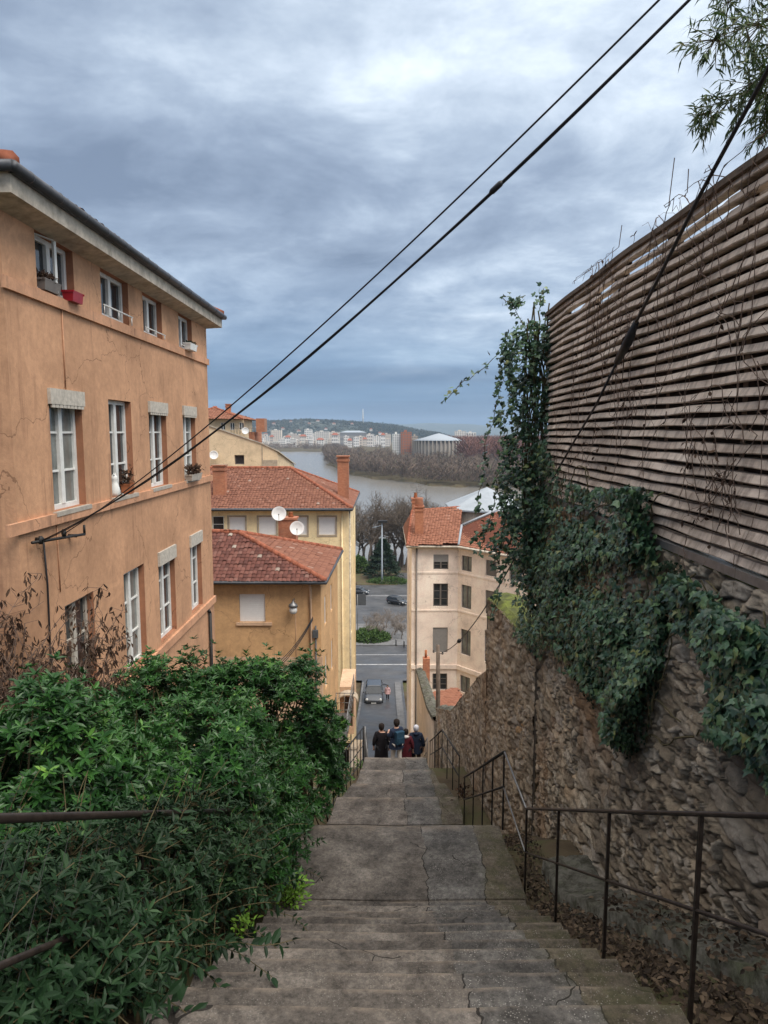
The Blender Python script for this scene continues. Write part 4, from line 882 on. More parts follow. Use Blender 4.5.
def fbm(s, z, f, o=5, seed=0.0):
    v = np.zeros(s.shape); a = .5
    for k in range(o):
        x, y = s * f + seed, z * f + seed * 1.7; xi, yi = np.floor(x), np.floor(y); xf, yf = x - xi, y - yi; u, w = xf * xf * (3 - 2 * xf), yf * yf * (3 - 2 * yf)
        h = lambda a_, b_: hash2(a_, b_, 9 + k)
        v += a * ((h(xi, yi) * (1 - u) + h(xi + 1, yi) * u) * (1 - w) + (h(xi, yi + 1) * (1 - u) + h(xi + 1, yi + 1) * u) * w); f *= 2.03; a *= .5
    return v
m, nt, b = nt_new('rubble_stone')
at1 = nt.nodes.new('ShaderNodeAttribute'); at1.attribute_name = 'stone_tone'; at2 = nt.nodes.new('ShaderNodeAttribute'); at2.attribute_name = 'joint'
c = ramp(nt, at1.outputs['Fac'], [(0, (.19, .16, .13)), (.3, (.4, .325, .235)), (.55, (.58, .475, .35)), (.75, (.47, .42, .36)), (.9, (.72, .62, .48)), (1, (.58, .38, .21))])
c = mixc(nt, ramp(nt, noise(nt, 14, 7, .75), [(.42, (0, 0, 0)), (.68, (.5, .5, .5))]), c, (.15, .12, .095))
c = mixc(nt, mth(nt, 'MULTIPLY', at2.outputs['Fac'], .9), c, ramp(nt, noise(nt, 1.7, 4), [(.4, (.05, .04, .032)), (.55, (.4, .34, .26))]))
c = mixc(nt, ramp(nt, noise(nt, .8, 6, .7), [(.47, (0, 0, 0)), (.64, (.55, .55, .55))]), c, (.13, .115, .097))
c = mixc(nt, ramp(nt, noise(nt, .45, 5, .6, stretch=(1, 1, .5)), [(.5, (0, 0, 0)), (.66, (.6, .6, .6))]), c, (.38, .21, .1))
nt.links.new(c, b.inputs['Base Color']); b.inputs['Roughness'].default_value = .95; b.inputs['Specular IOR Level'].default_value = .05; bump(nt, b, noise(nt, 34, 8, .8), .9, .04); M['stone'] = m
m, nt, b = nt_new('moss')
c = ramp(nt, noise(nt, 5, 7, .7), [(.3, (.05, .06, .02)), (.5, (.11, .125, .03)), (.68, (.2, .24, .04)), (.8, (.15, .12, .06))]); nt.links.new(c, b.inputs['Base Color']); b.inputs['Roughness'].default_value = 1; bump(nt, b, noise(nt, 40, 6, .8), .9, .05); M['moss'] = m
def rubble_wall(name, label, ys_, xf, zb, zt, thick, res_z, cw=.24, chh=.105, amp=.05, cap='moss', part='face', shear=0.0):
    T = thing(name, (xf(ys_[len(ys_) // 2]) + thick / 2, ys_[len(ys_) // 2], zb(ys_[len(ys_) // 2])), label, 'wall')
    n = max(4, int(max(zt(y) - zb(y) for y in ys_) / res_z)); S, Tt = np.meshgrid(np.array(ys_), np.linspace(0, 1, n), indexing='ij')
    zb_ = np.vectorize(zb)(S[:, 0])[:, None]; zt_ = np.vectorize(zt)(S[:, 0])[:, None]; Zz = zb_ + (zt_ - zb_) * Tt; Xf = np.vectorize(xf)(S[:, 0])[:, None]
    wz = Zz + shear * S + (fbm(S, Zz, .9, 4) - .5) * .25; ws = S + (fbm(S, Zz, 2.1, 3, 7.) - .5) * .2
    e1, i1, x1, z1 = vor(ws, wz, cw * 1.25, chh * 1.3); e2, i2, x2, z2 = vor(ws * 1.02 + .3, wz + .07, cw * .55, chh * .62); pick = fbm(S, Zz, 1.6, 3, 21.) > .41
    e = np.where(pick, e1, e2 * .8); idn = np.where(pick, i1, i2); lx_ = np.where(pick, x1, x2); lz_ = np.where(pick, z1, z2); t_ = np.clip(e / .13, 0, 1); dome = t_ * t_ * (3 - 2 * t_)
    h1, h2, h3 = hash2(idn * 91, 1, 2), hash2(idn * 57, 3, 6), hash2(idn * 33, 5, 8)
    disp = amp * (dome * (.35 + .8 * h1 + (h2 - .5) * lx_ * 1.3 + (h3 - .6) * lz_ * 1.3) + 1.0 * (fbm(S, Zz, 1.1, 4, 3.) - .5) + .8 * (fbm(S * .7, Zz * 1.3, 15, 5, 5.) - .5) * (.4 + dome))
    V = np.stack([Xf - disp, S, Zz], -1).reshape(-1, 3); I = np.arange(S.size).reshape(S.shape); F = np.stack([I[:-1, :-1], I[:-1, 1:], I[1:, 1:], I[1:, :-1]], -1).reshape(-1, 4)
    o = tri_mesh(part, V, F, M['stone'], T, True)
    for nm, val in (('stone_tone', np.clip(idn * .85 + (fbm(S, Zz, .7, 3, 11.) - .35) * .5, 0, 1)), ('joint', 1 - np.clip(e / .13, 0, 1))):
        a = o.data.attributes.new(nm, 'FLOAT', 'POINT'); a.data.foreach_set('value', val.ravel().astype(np.float32))
    c = MB(); yy = list(ys_[::4]) + ([ys_[-1]] if (len(ys_) - 1) % 4 else [])   # core behind the face and coping on top
    prev = None
    for y in yy:
        x = xf(y); zt1 = zt(y); k = .015 * math.sin(y * 9) + .02 * math.sin(y * 3.3)
        cur = [(x - .02 - amp * .3, y, zt1 - .02), (x + thick * .12, y, zt1 + .07 + k), (x + thick * .5, y, zt1 + .11 + k), (x + thick * .9, y, zt1 + .05), (x + thick, y, zt1 - .06), (x + thick, y, zb(y))]
        if prev:
            for i in range(5): c.quad(prev[i], cur[i], cur[i + 1], prev[i + 1])
        prev = cur
    c.build('coping', M[cap], T, True)
    ends = MB()
    for y in (yy[0], yy[-1]): x = xf(y); ends.add([(x - .03, y, zb(y)), (x + thick, y, zb(y)), (x + thick, y, zt(y) - .05), (x - .03, y, zt(y) - .02)], [(0, 1, 2, 3)])
    ends.build('wall_end', M['stone'], T)
    return T
gzs = lambda y: sm(y) - .35
rubble_wall('retaining_wall', 'tall rough stone retaining wall below the slatted fence, half buried in ivy', list(np.arange(1.6, 11.2, .02)), lambda y: 2.55, gzs, lambda y: -1.03, .3, .018, .34, .118, .062)
rubble_wall('garden_wall', 'stone wall with a mossy rounded top beyond the ivy', list(np.arange(10.9, 14.25, .03)), lambda y: 2.5 - (y - 10.97) * .09, gzs, lambda y: -3.47 + .03 * math.sin(y * 2), .75, .03, .24, .1, .05)
rubble_wall('stair_wall', 'lower stone wall stepping down beside the stairs behind the railing', list(np.arange(14.13, 24.2, .045)), lambda y: float(np.interp(y, [14, 24.5], [2.2, 1.93])), gzs, lambda y: float(np.interp(y, [14.1, 15.2, 20, 24.2], [-5.0, -5.55, -8.35, -10.0])), .4, .04, .26, .1, .04, cap='ledge')
# cream rendered wall continuing down, red roofed annex, little brick stack, utility pole
def lower_right():
    T = thing('boundary_wall', (2.1, 30, -16), 'pale rendered wall with crumbling coping at the foot of the stairs', 'wall')
    w = MB(); yy = np.arange(24.25, 38.3, .7); xw = lambda y: 1.83 + .004 * (y - 24); tz = lambda y: float(np.interp(y, [24.2, 28, 38.3], [-10.5, -11.6, -13.6]))
    for a, c_ in zip(yy[:-1], yy[1:]):
        w.quad((xw(a), a, gz(a) - .3), (xw(a), a, tz(a)), (xw(c_), c_, tz(c_)), (xw(c_), c_, gz(c_) - .3)); w.quad((xw(a) + .35, a, gz(a) - .3), (xw(a) + .35, a, tz(a)), (xw(c_) + .35, c_, tz(c_)), (xw(c_) + .35, c_, gz(c_) - .3))
    a = yy[0]; w.quad((xw(a), a, gz(a) - .3), (xw(a) + .35, a, gz(a) - .3), (xw(a) + .35, a, tz(a)), (xw(a), a, tz(a))); w.build('wall_face', M['pale'], T)
    c = MB(); prev = None
    for y in np.arange(24.2, 38.2, .25):
        k = random.uniform(-.05, .06); x = xw(y); z = tz(y); cur = [(x - .06, y, z + .002), (x - .05, y, z + .13 + k), (x + .2, y, z + .22 + k), (x + .42, y, z + .1 + k), (x + .4, y, z)]
        if prev:
            for i in range(4): c.quad(prev[i], cur[i], cur[i + 1], prev[i + 1])
        prev = cur
    c.build('coping', M['ledge'], T, True)
    p = atY(426, 660, 37.4); T = thing('brick_stack', (p[0], 37.4, -14), 'thin little brick stack on the end of the pale stair wall', 'chimney')
    c = MB(); c.box(p[0] - .18, p[0] + .2, 37.1, 37.5, -13.9, atY(426, 657, 37.4)[2]); c.build('shaft', M['brick'], T); c = MB(); c.tube([(p[0] - .02, 37.3, atY(426, 657, 37.4)[2]), (p[0] - .02, 37.3, atY(426, 649.5, 37.4)[2])], .07, 7); c.build('flue', M['terracotta'], T)
    Y = 31; a = atY(432, 720, 30); T = thing('annex', (3.6, 32, -18), 'low annex with a bright red clay roof between stone wall and cream building', 'shed')
    P = lambda px, py, Y: tuple(atY(px, py, Y)); q = [P(436, 722, 28.5), P(476, 700, 28.5), P(464, 690, 38), P(431, 686, 38)]
    q = [(2.35, 28, -12.5), (4.0, 28, -12.15), (4.0, 36, -13.75), (2.35, 36, -14.05)]
    tiled_roof(T, [q], 'orange_tiles', [], course=.3, width=.22); w = MB(); facade(w, (2.35, 28.2), (3.9, 28.2), -18, -12.6); facade(w, (3.9, 28.2), (3.9, 35.9), -18, -13.85); facade(w, (3.9, 35.9), (2.35, 35.9), -22, -14.2); w.build('wall', M['pale'], T)
    p = atY(438, 645, 25.6); T = thing('utility_pole', (p[0], 25.6, gz(25.6) - .2), 'weathered wooden utility pole at the lower end of the stone wall', 'pole')
    c = MB(); c.tube([(p[0], 25.6, gz(25.6) - .4), (p[0] + .02, 25.6, -10), (p[0], 25.6, p[2])], [.095, .085, .07], 10); c.build('shaft', M['wood_pole'], T)
    c = MB()
    for k, s in ((.25, -1), (.32, 1)): c.tube([(p[0], 25.6, p[2] - k), (p[0] + s * .17, 25.5, p[2] - k)], .015, 5); c.lathe((p[0] + s * .17, 25.5, p[2] - k), [(.03, -.02), (.045, .03), (.03, .08), (.04, .1)], 8)
    c.build('insulator', M['dark_shutter'], T)
    a = np.array((p[0] + .17, 25.5, p[2] - .25)); bq = atX(515, 558, 2.42); c = MB(); pts = catenary(a, bq, .35, 22); c.tube(pts, .014, 5); c.lathe(pts[8], [(.02, -.16), (.06, -.12), (.06, .12), (.02, .16)], 8, 0, pts[9] - pts[8]); tag(c.build('drop_cable', M['cable']), 'sagging cable from the wooden pole up to the ivy, with a black joint', 'cable')
lower_right()

# ================================================================== slatted fence on the wall
def fence():
    X = 2.56; y0, y1, zb, zt = 1.9, 11.0, -1.0, 1.86
    T = thing('slatted_fence', (X, 6.4, zb), 'high weathered brown slatted fence standing on the ivy covered stone wall', 'fence')
    s = MB(); bb = MB(); n = 28; pitch = (zt - zb - .06) / n; wav = lambda y: .011 * math.sin(y * .9 + 1) + .006 * math.sin(y * 2.7)
    gaps = {n - 2: [(5.3, 6.2), (6.7, 7.4)], n - 3: [(4.4, 4.9), (5.4, 6.2), (6.8, 7.5), (7.9, 8.5), (9.1, 9.7)], n - 4: [(8.0, 8.5)]}
    for i in range(n):
        z0 = zb + .05 + i * pitch; jx = random.uniform(-.005, .005)
        ys_ = np.arange(y0, y1 + .01, .13); prev = pb = None
        for y in ys_:
            w = wav(y) * i / n * 1.4 + .005 * math.sin(y * 5 + i * 2.1); t = .01 * math.sin(y * 3.1 + i * 1.7) + random.gauss(0, .002); xo = X + jx
            open_ = any(g[0] < y < g[1] for g in gaps.get(i, [])); ft = .42 if open_ else .63
            cur = [(xo + .045, y, z0 + w + pitch * (ft + .06)), (xo - .012 + t * .5, y, z0 + w + pitch * ft), (xo - .036 + t, y, z0 + w + pitch * .08), (xo - .03 + t, y, z0 + w), (xo + .045, y, z0 + w + pitch * .04)]
            if prev: s.add(prev + cur, [(k, k + 1, 6 + k, 5 + k) for k in range(4)])
            prev = cur
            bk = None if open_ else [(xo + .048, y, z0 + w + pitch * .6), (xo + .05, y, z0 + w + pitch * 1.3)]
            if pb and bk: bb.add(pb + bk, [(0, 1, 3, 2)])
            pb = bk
    m, nt, b = nt_new('weathered_slats')
    c = ramp(nt, noise(nt, 1.2, 8, .7, stretch=(1, .35, 2.5)), [(.3, (.35, .27, .21)), (.5, (.62, .51, .42)), (.7, (.76, .66, .56))])
    tc = nt.nodes.new('ShaderNodeTexCoord'); sp = nt.nodes.new('ShaderNodeSeparateXYZ'); nt.links.new(tc.outputs['Object'], sp.inputs[0])
    c = mixc(nt, ramp(nt, noise(nt, 3, 7, .75, stretch=(1, 3, .7)), [(.47, (0, 0, 0)), (.66, (.75, .75, .75))]), c, (.12, .08, .06))
    c = mixc(nt, ramp(nt, noise(nt, .5, 5, .7), [(.5, (0, 0, 0)), (.66, (.5, .5, .5))]), c, (.13, .1, .08))
    nt.links.new(c, b.inputs['Base Color']); b.inputs['Roughness'].default_value = .85; bump(nt, b, noise(nt, 9, 6, .7, stretch=(1, .3, 4)), .4, .02)
    s.build('slat_panel', m, T); bb.build('shade_backing', M['gap_shade'], T)  # dark strips close the slat gaps, their colour standing in for shade
    for y in list(np.arange(2.3, 10.9, 1.37)) + [10.95]:
        p = MB(); p.box(X + .045, X + .11, y - .035, y + .035, zb - .02, zt - .03); p.build('post', M['wood_pole'], T)
    r = MB(); prev = None
    for y in np.linspace(y0, y1 + .05, 60):
        w = wav(y) * 1.4 + zt; cur = [(X - .06, y, w - .05), (X - .06, y, w), (X + .1, y, w + .015), (X + .1, y, w - .05)]
        if prev: r.add(prev + cur, [(k, (k + 1) % 4, 4 + (k + 1) % 4, 4 + k) for k in range(4)])
        prev = cur
    r.build('top_rail', M['wood_pole'], T)
    r = MB(); r.box(X - .06, X + .06, y0, y1, zb - .035, zb + .03); r.build('bottom_rail', M['grey_rail'], T)
fence()
pts = [atX(px, py, x) for px, py, x in ((900, -250, 2.3), (768, 70, 2.36), (700, 195, 2.38), (655, 285, 2.4), (636, 322, 2.42))]
c = MB(); c.tube(pts, .016, 8); c.tube([atX(px, py, 2.43) for px, py in ((636, 322), (628, 342), (617, 362))], [.03, .05, .035], 8); c.tube([atX(px, py, 2.47) for px, py in ((617, 362), (596, 405), (575, 440), (553, 478), (535, 520))], .014, 6)
tag(c.build('fence_cable', M['cable']), 'thick black cable with a bulging joint running down across the slatted fence', 'cable')

# dry vines clinging to the fence
def vine(label, seeds, n, mat='dry_stem', leaf=None, name='dry_vine'):
    T = thing(name, atX(seeds[0][0], seeds[0][1], 2.47), label, 'vine', 'dry vines on the fence'); segs = []; LP = []
    for px, py, reach in seeds:
        for _ in range(n):
            p = atX(px + random.gauss(0, 14), py + random.gauss(0, 10), 2.485); dy, dz = random.gauss(0, .3), random.choice([1, 1, -1]) * random.uniform(.4, 1)
            for k in range(random.randint(6, 16)):
                dy += random.gauss(0, .35); dz += random.gauss(0, .3); l = math.hypot(dy, dz) + 1e-6; q = p + np.array([random.gauss(0, .012), dy / l * .09 * reach, dz / l * .09 * reach]); q[0] = min(max(q[0], 2.40), 2.505); q[2] = min(q[2], 1.95); q[1] = min(q[1], 11.2); r = .0042 * (1 - k / 20)
                segs.append((p, q, r, r * .93)); p = q
                if random.random() < .12: LP.append(p)
    V, F = frusta(segs, 4); tri_mesh('stems', V, F, M[mat], T)
    if leaf and LP:
        P = np.array(LP); D = RNG.normal(size=P.shape) * .5 + (-.3, 0, -1); leaf_obj('foliage', P, D, RNG.normal(size=P.shape) + (-1, 0, 0), RNG.uniform(.03, .07, len(P)), .03, M['leaf_dry'], T)
vine('dry brown vine tangled around the cable joint on the fence', [(620, 350, 1.0), (640, 390, 1.1), (590, 330, 1.2)], 9, leaf=True)
vine('dry vine with shrivelled leaf clumps low on the near part of the fence', [(705, 490, .6), (712, 520, .5), (700, 455, .7), (745, 350, 1.2)], 10, leaf=True)
vine('thin bare vine stems creeping over the upper near fence', [(740, 230, 1.4), (690, 260, 1.3), (660, 330, 1.2), (735, 440, 1.2)], 6)
vine('thin bare vine stems spreading over the far end of the fence', [(580, 400, 1.3), (575, 470, 1.1), (610, 300, 1.2), (600, 440, 1.2)], 7, leaf=True)
vine('wispy bare twigs poking above the fence top edge', [(660, 225, 1.2), (705, 185, 1.2), (600, 275, 1.0)], 9)

# ================================================================== ivy
def ivy(label, poly, X, n, L, depth, extra=None, mat='leaf_ivy', group=None, trail=14):
    xs_ = [p[0] for p in poly]; ys_ = [p[1] for p in poly]; cx, cy = sum(xs_) / len(xs_), sum(ys_) / len(ys_)
    x = RNG.uniform(min(xs_), max(xs_), n * 4); y = RNG.uniform(min(ys_), max(ys_), n * 4); k = in_poly(x, y, poly)
    dn = fbm(x * .02, y * .02, 1.0, 4, 2.0); k &= RNG.uniform(0, 1, len(x)) < np.clip((dn - .24) * 6, .15, 1); x, y, dn = x[k][:n], y[k][:n], dn[k][:n]
    root = atX(cx, max(ys_), X); T = thing('ivy', root, label, 'ivy', group)
    P = np.array([atX(a, c_, X) for a, c_ in zip(x, y)])
    thick = depth * np.clip((dn - .28) * 3.2, .15, 1.2); P[:, 0] -= RNG.uniform(0, 1, len(P)) ** .7 * thick
    D = np.stack([RNG.normal(-.35, .35, len(P)), RNG.normal(0, .5, len(P)), RNG.normal(-.75, .35, len(P))], 1); N = np.stack([RNG.normal(-1, .3, len(P)), RNG.normal(-.15, .35, len(P)), RNG.normal(.55, .3, len(P))], 1)
    V, F = leaves_arrays(P, D, N, L * RNG.uniform(.55, 1.25, len(P)), L * .95 * RNG.uniform(.6, 1.2, len(P)), IVY)
    tri_mesh('foliage', V, F, M[mat], T)
    segs = []
    for _ in range(trail):
        i = RNG.integers(len(P)); p = np.array([X - .02, P[i, 1], P[i, 2]]); d = np.array([0, random.gauss(0, .4), 1.0])
        for s in range(14):
            d += RNG.normal(0, .35, 3) * (.1, 1, .5); d /= np.linalg.norm(d); q = p + d * .09; q[0] = X - .02 - random.random() * .04
            if q[2] > P[:, 2].max(): break
            segs.append((p, q, .008, .007)); p = q
    V, F = frusta(segs, 4); tri_mesh('stems', V, F, M['stem'], T); return T
ivy('dense dark ivy curtain hanging from the fence foot over the stone wall', [(505, 512), (548, 470), (600, 492), (622, 488), (655, 486), (662, 548), (672, 600), (668, 660), (650, 705), (640, 752), (622, 738), (600, 690), (566, 668), (548, 640), (528, 560)], 2.50, 8200, .085, .3)
ivy('ivy patch at the right edge below the near end of the fence', [(676, 572), (700, 574), (735, 604), (800, 634), (860, 660), (860, 800), (790, 790), (745, 752), (712, 690), (695, 640), (680, 610)], 2.50, 4600, .082, .26)
ivy('small leaved creeper filling the gap low under the ivy curtain', [(560, 640), (600, 660), (645, 660), (668, 640), (690, 560), (668, 560), (655, 740), (630, 760), (610, 740)], 2.5, 1800, .04, .22, mat='leaf_privet')
# clump wrapped round the fence end, hanging out over the stairs
def ivy_end():
    T = thing('ivy', (2.45, 11.1, -3.4), 'shaggy ivy wrapped around the far end of the fence with trailing shoots', 'ivy'); Ps = []
    segs = []
    def col(px, py, rx, ry, Y, ry_d, n):
        t = RNG.normal(size=(n, 3)); t = norm(t) * RNG.uniform(.35, 1, (n, 1)) ** .5; c = atY(px, py, Y); sx = rx * Y / FPX; sz = ry * Y / FPX; Ps.append(c + t * np.array([sx, ry_d, sz]))
    for a in ((540, 340, 18, 22, 11.0, .3, 330), (522, 362, 22, 28, 11.0, .35, 480), (528, 405, 20, 32, 11.05, .35, 560), (524, 455, 21, 36, 11.05, .35, 620), (522, 500, 24, 36, 11.0, .4, 640), (512, 345, 13, 18, 11.0, .3, 150), (505, 395, 10, 40, 11.0, .3, 200), (506, 465, 8, 40, 11.0, .25, 150), (514, 535, 13, 32, 11.0, .35, 260), (535, 560, 16, 55, 10.9, .3, 420), (540, 620, 14, 40, 10.9, .25, 200), (551, 400, 7, 60, 10.8, .1, 160), (553, 520, 16, 30, 10.6, .2, 300), (496, 545, 9, 14, 11.0, .2, 60)): col(*a)
    for px, py, dx, dz, k in ((522, 306, -3, -5, 10), (540, 310, 5, -6, 7), (497, 355, -17, 16, 9), (500, 470, -2, 24, 14), (508, 430, -5, 26, 16), (497, 400, -2, 22, 14), (512, 520, -6, 26, 12), (494, 520, -8, 8, 10), (500, 540, -2, 18, 5), (527, 330, -9, -13, 8)):
        p = atY(px, py, 11.0)
        for s in range(k):
            q = p + np.array([dx, 0, -dz]) / 26 * .13 + RNG.normal(0, .025, 3); segs.append((p, q, .006, .005)); Ps.append(q + RNG.normal(0, .035, (5, 3))); p = q
    P = np.concatenate(Ps); P = P[RNG.uniform(size=len(P)) < .8]; D = RNG.normal(size=P.shape) * .55 + (-.2, -.3, -.6); N = RNG.normal(size=P.shape) * .4 + (-.5, -.5, .6)
    V, F = leaves_arrays(P, D, N, .088 * RNG.uniform(.5, 1.2, len(P)), .082 * RNG.uniform(.6, 1.2, len(P)), IVY); tri_mesh('foliage', V, F, M['leaf_ivy'], T)
    for k in range(26):
        p = np.array([2.42 + random.gauss(0, .05), 11.05, -3.4 + random.random()])
        for s in range(26): q = p + np.array([random.gauss(0, .03), random.gauss(0, .02), .17]); q[0] = min(max(q[0], 2.2), 2.6); segs.append((p, q, .012, .011)); p = q
    V, F = frusta(segs, 4); tri_mesh('stems', V, F, M['stem'], T)
ivy_end()
ivy('ivy filling the corner between the fence end and the curtain on the wall', [(530, 455), (548, 440), (562, 470), (600, 505), (590, 560), (560, 600), (545, 660), (526, 640), (522, 560)], 2.49, 2600, .085, .3, trail=8)

# ================================================================== bamboo overhanging at the top right
def bamboo():
    T = thing('bamboo', (4.3, 5.6, -1.25), 'leafy bamboo arching over the fence at the top right', 'bamboo'); segs = []; P, D = [], []
    for tgt in ((694, 118), (700, 45), (712, 8), (735, 90), (755, 125), (745, 30), (770, 60), (790, 100), (810, 20), (728, -40), (780, -60), (760, 100), (850, 60)):
        Y = random.uniform(5.0, 6.4); e = atY(tgt[0] + 16, tgt[1] - 6, Y); base = np.array([4.2 + random.gauss(0, .3), Y + random.gauss(0, .2), -1.3]); c1 = np.array([base[0] + .1, Y, e[2] + .9])
        prev = base
        for k in range(1, 17):
            t = k / 16; q = base * (1 - t) ** 2 + 2 * c1 * t * (1 - t) + e * t * t; r = .016 * (1 - t) + .003; segs.append((prev, q, r, r * .95))
            if t > .5:
                for _ in range(9 if t < .95 else 16):
                    bd = norm(RNG.normal(size=3) + (-.5, 0, -.1)); L = random.uniform(.1, .34); tip = q + bd * L + (0, 0, -.05); segs.append((q, tip, .0035, .002))
                    for s in range(11): P.append(q + (tip - q) * random.uniform(.4, 1.05)); D.append(bd * .7 + RNG.normal(0, .5, 3) + (0, 0, -.55))
            prev = q
    V, F = frusta(segs, 4); tri_mesh('stems', V, F, M['stem'], T); P, D = np.array(P), np.array(D)
    leaf_obj('foliage', P, D, RNG.normal(size=P.shape) * .6 + (0, 0, 1), RNG.uniform(.07, .125, len(P)), RNG.uniform(.011, .018, len(P)), M['leaf_bamboo'], T, SLIM)
bamboo()

# ================================================================== railings
def railing(name, label, pts, heights, mat='rust_rail', posts=(), mid=.5, r=.022, group=None, mesh=False, light=()):
    """pts: list of (x,y,zbase) bends; posts: list of (x,y,zb,ztop)"""
    T = thing(name, pts[0], label, 'railing', group)
    top = [np.array((x, y, z + h)) for (x, y, z), h in zip(pts, heights)]; md = [np.array((x, y, z + h * mid)) for (x, y, z), h in zip(pts, heights)]
    for nm, line, rad in (('top_rail', top, r), ('mid_rail', md, r * .8)):
        for a, c_, k in zip(line[:-1], line[1:], range(len(line))):
            t = MB(); t.tube([a, a + (c_ - a) * .5 + (0, 0, -.004), c_], rad, 8); t.build(nm, M['grey_rail'] if k in light else M[mat], T)
    for x, y, zb, zt in posts:
        t = MB(); t.box(x - .0105, x + .0105, y - .0105, y + .0105, zb - .12, zt); t.build('post', M[mat], T)
    return T
zt1 = lambda y: -2.96 - .568 * (y - 3.28)
xr = 1.60
near = [(1.0, zt1(1.0))] + [(y, zt1(y)) for y in (2.2, 3.28, 4.62, 5.96, 7.3)] + [(8.75, -5.2)]
railing('stair_railing', 'brown iron handrail beside the near steps on the wall side', [(xr, 1.0, zt1(1.0)), (xr, 7.32, zt1(7.32)), (xr, 8.72, -5.22)], [1.05, 1.05, 1.0], posts=[(xr, y, z, z + 1.04) for y, z in near[1:6]], r=.0135, light=(1,))
railing('stair_railing', 'dark iron handrail descending the second flight beside the stone wall', [(xr, 8.74, -5.2), (xr + .04, 13.4, -7.98)], [.98, .96], posts=[(xr + .04 * (y - 8.74) / 4.7, y, -5.2 - .597 * (y - 8.74), -5.2 - .597 * (y - 8.74) + .96) for y in (8.76, 9.7, 10.7, 11.9, 13.3)], mat='black_iron', r=.02)
railing('stair_railing', 'farthest dark iron handrail beside the stone wall near the utility pole', [(1.64, 14.3, -7.95), (1.5, 17.0, -8.55), (1.5, 21.5, -10.95)], [.95, .93, .93], posts=[(float(np.interp(y, [14.3, 17], [1.64, 1.5])), y, float(np.interp(y, [14.3, 17, 21.5], [-7.95, -8.55, -10.95])), float(np.interp(y, [14.3, 17, 21.5], [-7.95, -8.55, -10.95])) + .92) for y in (14.32, 15.2, 16.1, 17, 18.2, 19.4, 20.5, 21.4)], mat='black_iron', r=.02)
xl = -1.4
railing('garden_railing', 'brown tubular handrail disappearing into the shrubs on the left', [(xl, .9, -1.62), (xl, 5.9, zt1(5.9))], [1.06, 1.04], posts=[(xl, y, zt1(y), zt1(y) + 1.03) for y in (1.6, 3.72, 5.8)], r=.019, mid=.46)
def mesh_fence():
    T = thing('wire_mesh_fence', (xl - .03, 3, -3), 'overgrown wire mesh fence fixed under the left handrail', 'fence'); segs = []
    for u in np.arange(1.0, 5.8, .16):
        for s in (-1, 1):
            a = np.array((xl - .03, u, zt1(u) + .02)); b_ = np.array((xl - .03, u + s * .5, zt1(u + s * .5) + .95)); segs.append((a, b_, .001, .001))
    V, F = frusta(segs, 3); tri_mesh('wire', V, F, M['black_iron'], T)
mesh_fence()
def balustrade(name, label, pts, h, step, mat='black_iron', r=.011):
    T = thing(name, pts[0], label, 'railing'); f = MB()
    for a, c_ in zip(pts[:-1], pts[1:]):
        a, c_ = np.array(a, float), np.array(c_, float); f.tube([a + (0, 0, h), c_ + (0, 0, h)], .02, 6); f.tube([a + (0, 0, .12), c_ + (0, 0, .12)], .014, 5); f.tube([a + (0, 0, h * .5), c_ + (0, 0, h * .5)], .012, 5)
    f.build('rail', M[mat], T)
    for a, c_ in zip(pts[:-1], pts[1:]):
        a, c_ = np.array(a, float), np.array(c_, float); n = max(2, int(np.linalg.norm((c_ - a)[:2]) / step))
        for k in range(n + 1):
            p = a + (c_ - a) * k / n; t = MB(); big = k in (0, n); t.tube([p - (0, 0, .1), p + (0, 0, h + (.03 if big else 0))], .02 if big else r, 5); t.build('post' if big else 'baluster', M[mat], T)
lx = lambda y: float(np.interp(y, *LEX))
balustrade('iron_balustrade', 'black iron balustrade with upright bars left of the landing', [(-1.18, 13.6, -8.0), (lx(14.5) - .02, 14.5, -8.12), (lx(17.0) - .04, 17.0, -8.5)], .95, .34)
balustrade('iron_balustrade', 'short grey balustrade turning off the landing towards the alley', [(-1.2, 13.7, -8.0), (-2.3, 15.0, -8.3)], .95, .3, 'grey_rail')
balustrade('iron_balustrade', 'thin handrail at the left of the group walking down', [(lx(18) - .03, 18, -8.95), (lx(25) + .0, 25, -12.9)], .95, .9, 'grey_rail')
balustrade('iron_balustrade', 'thin handrail at the right of the group walking down', [(1.44, 22, -11.1), (1.5, 30, -15.7)], .95, .9, 'grey_rail')

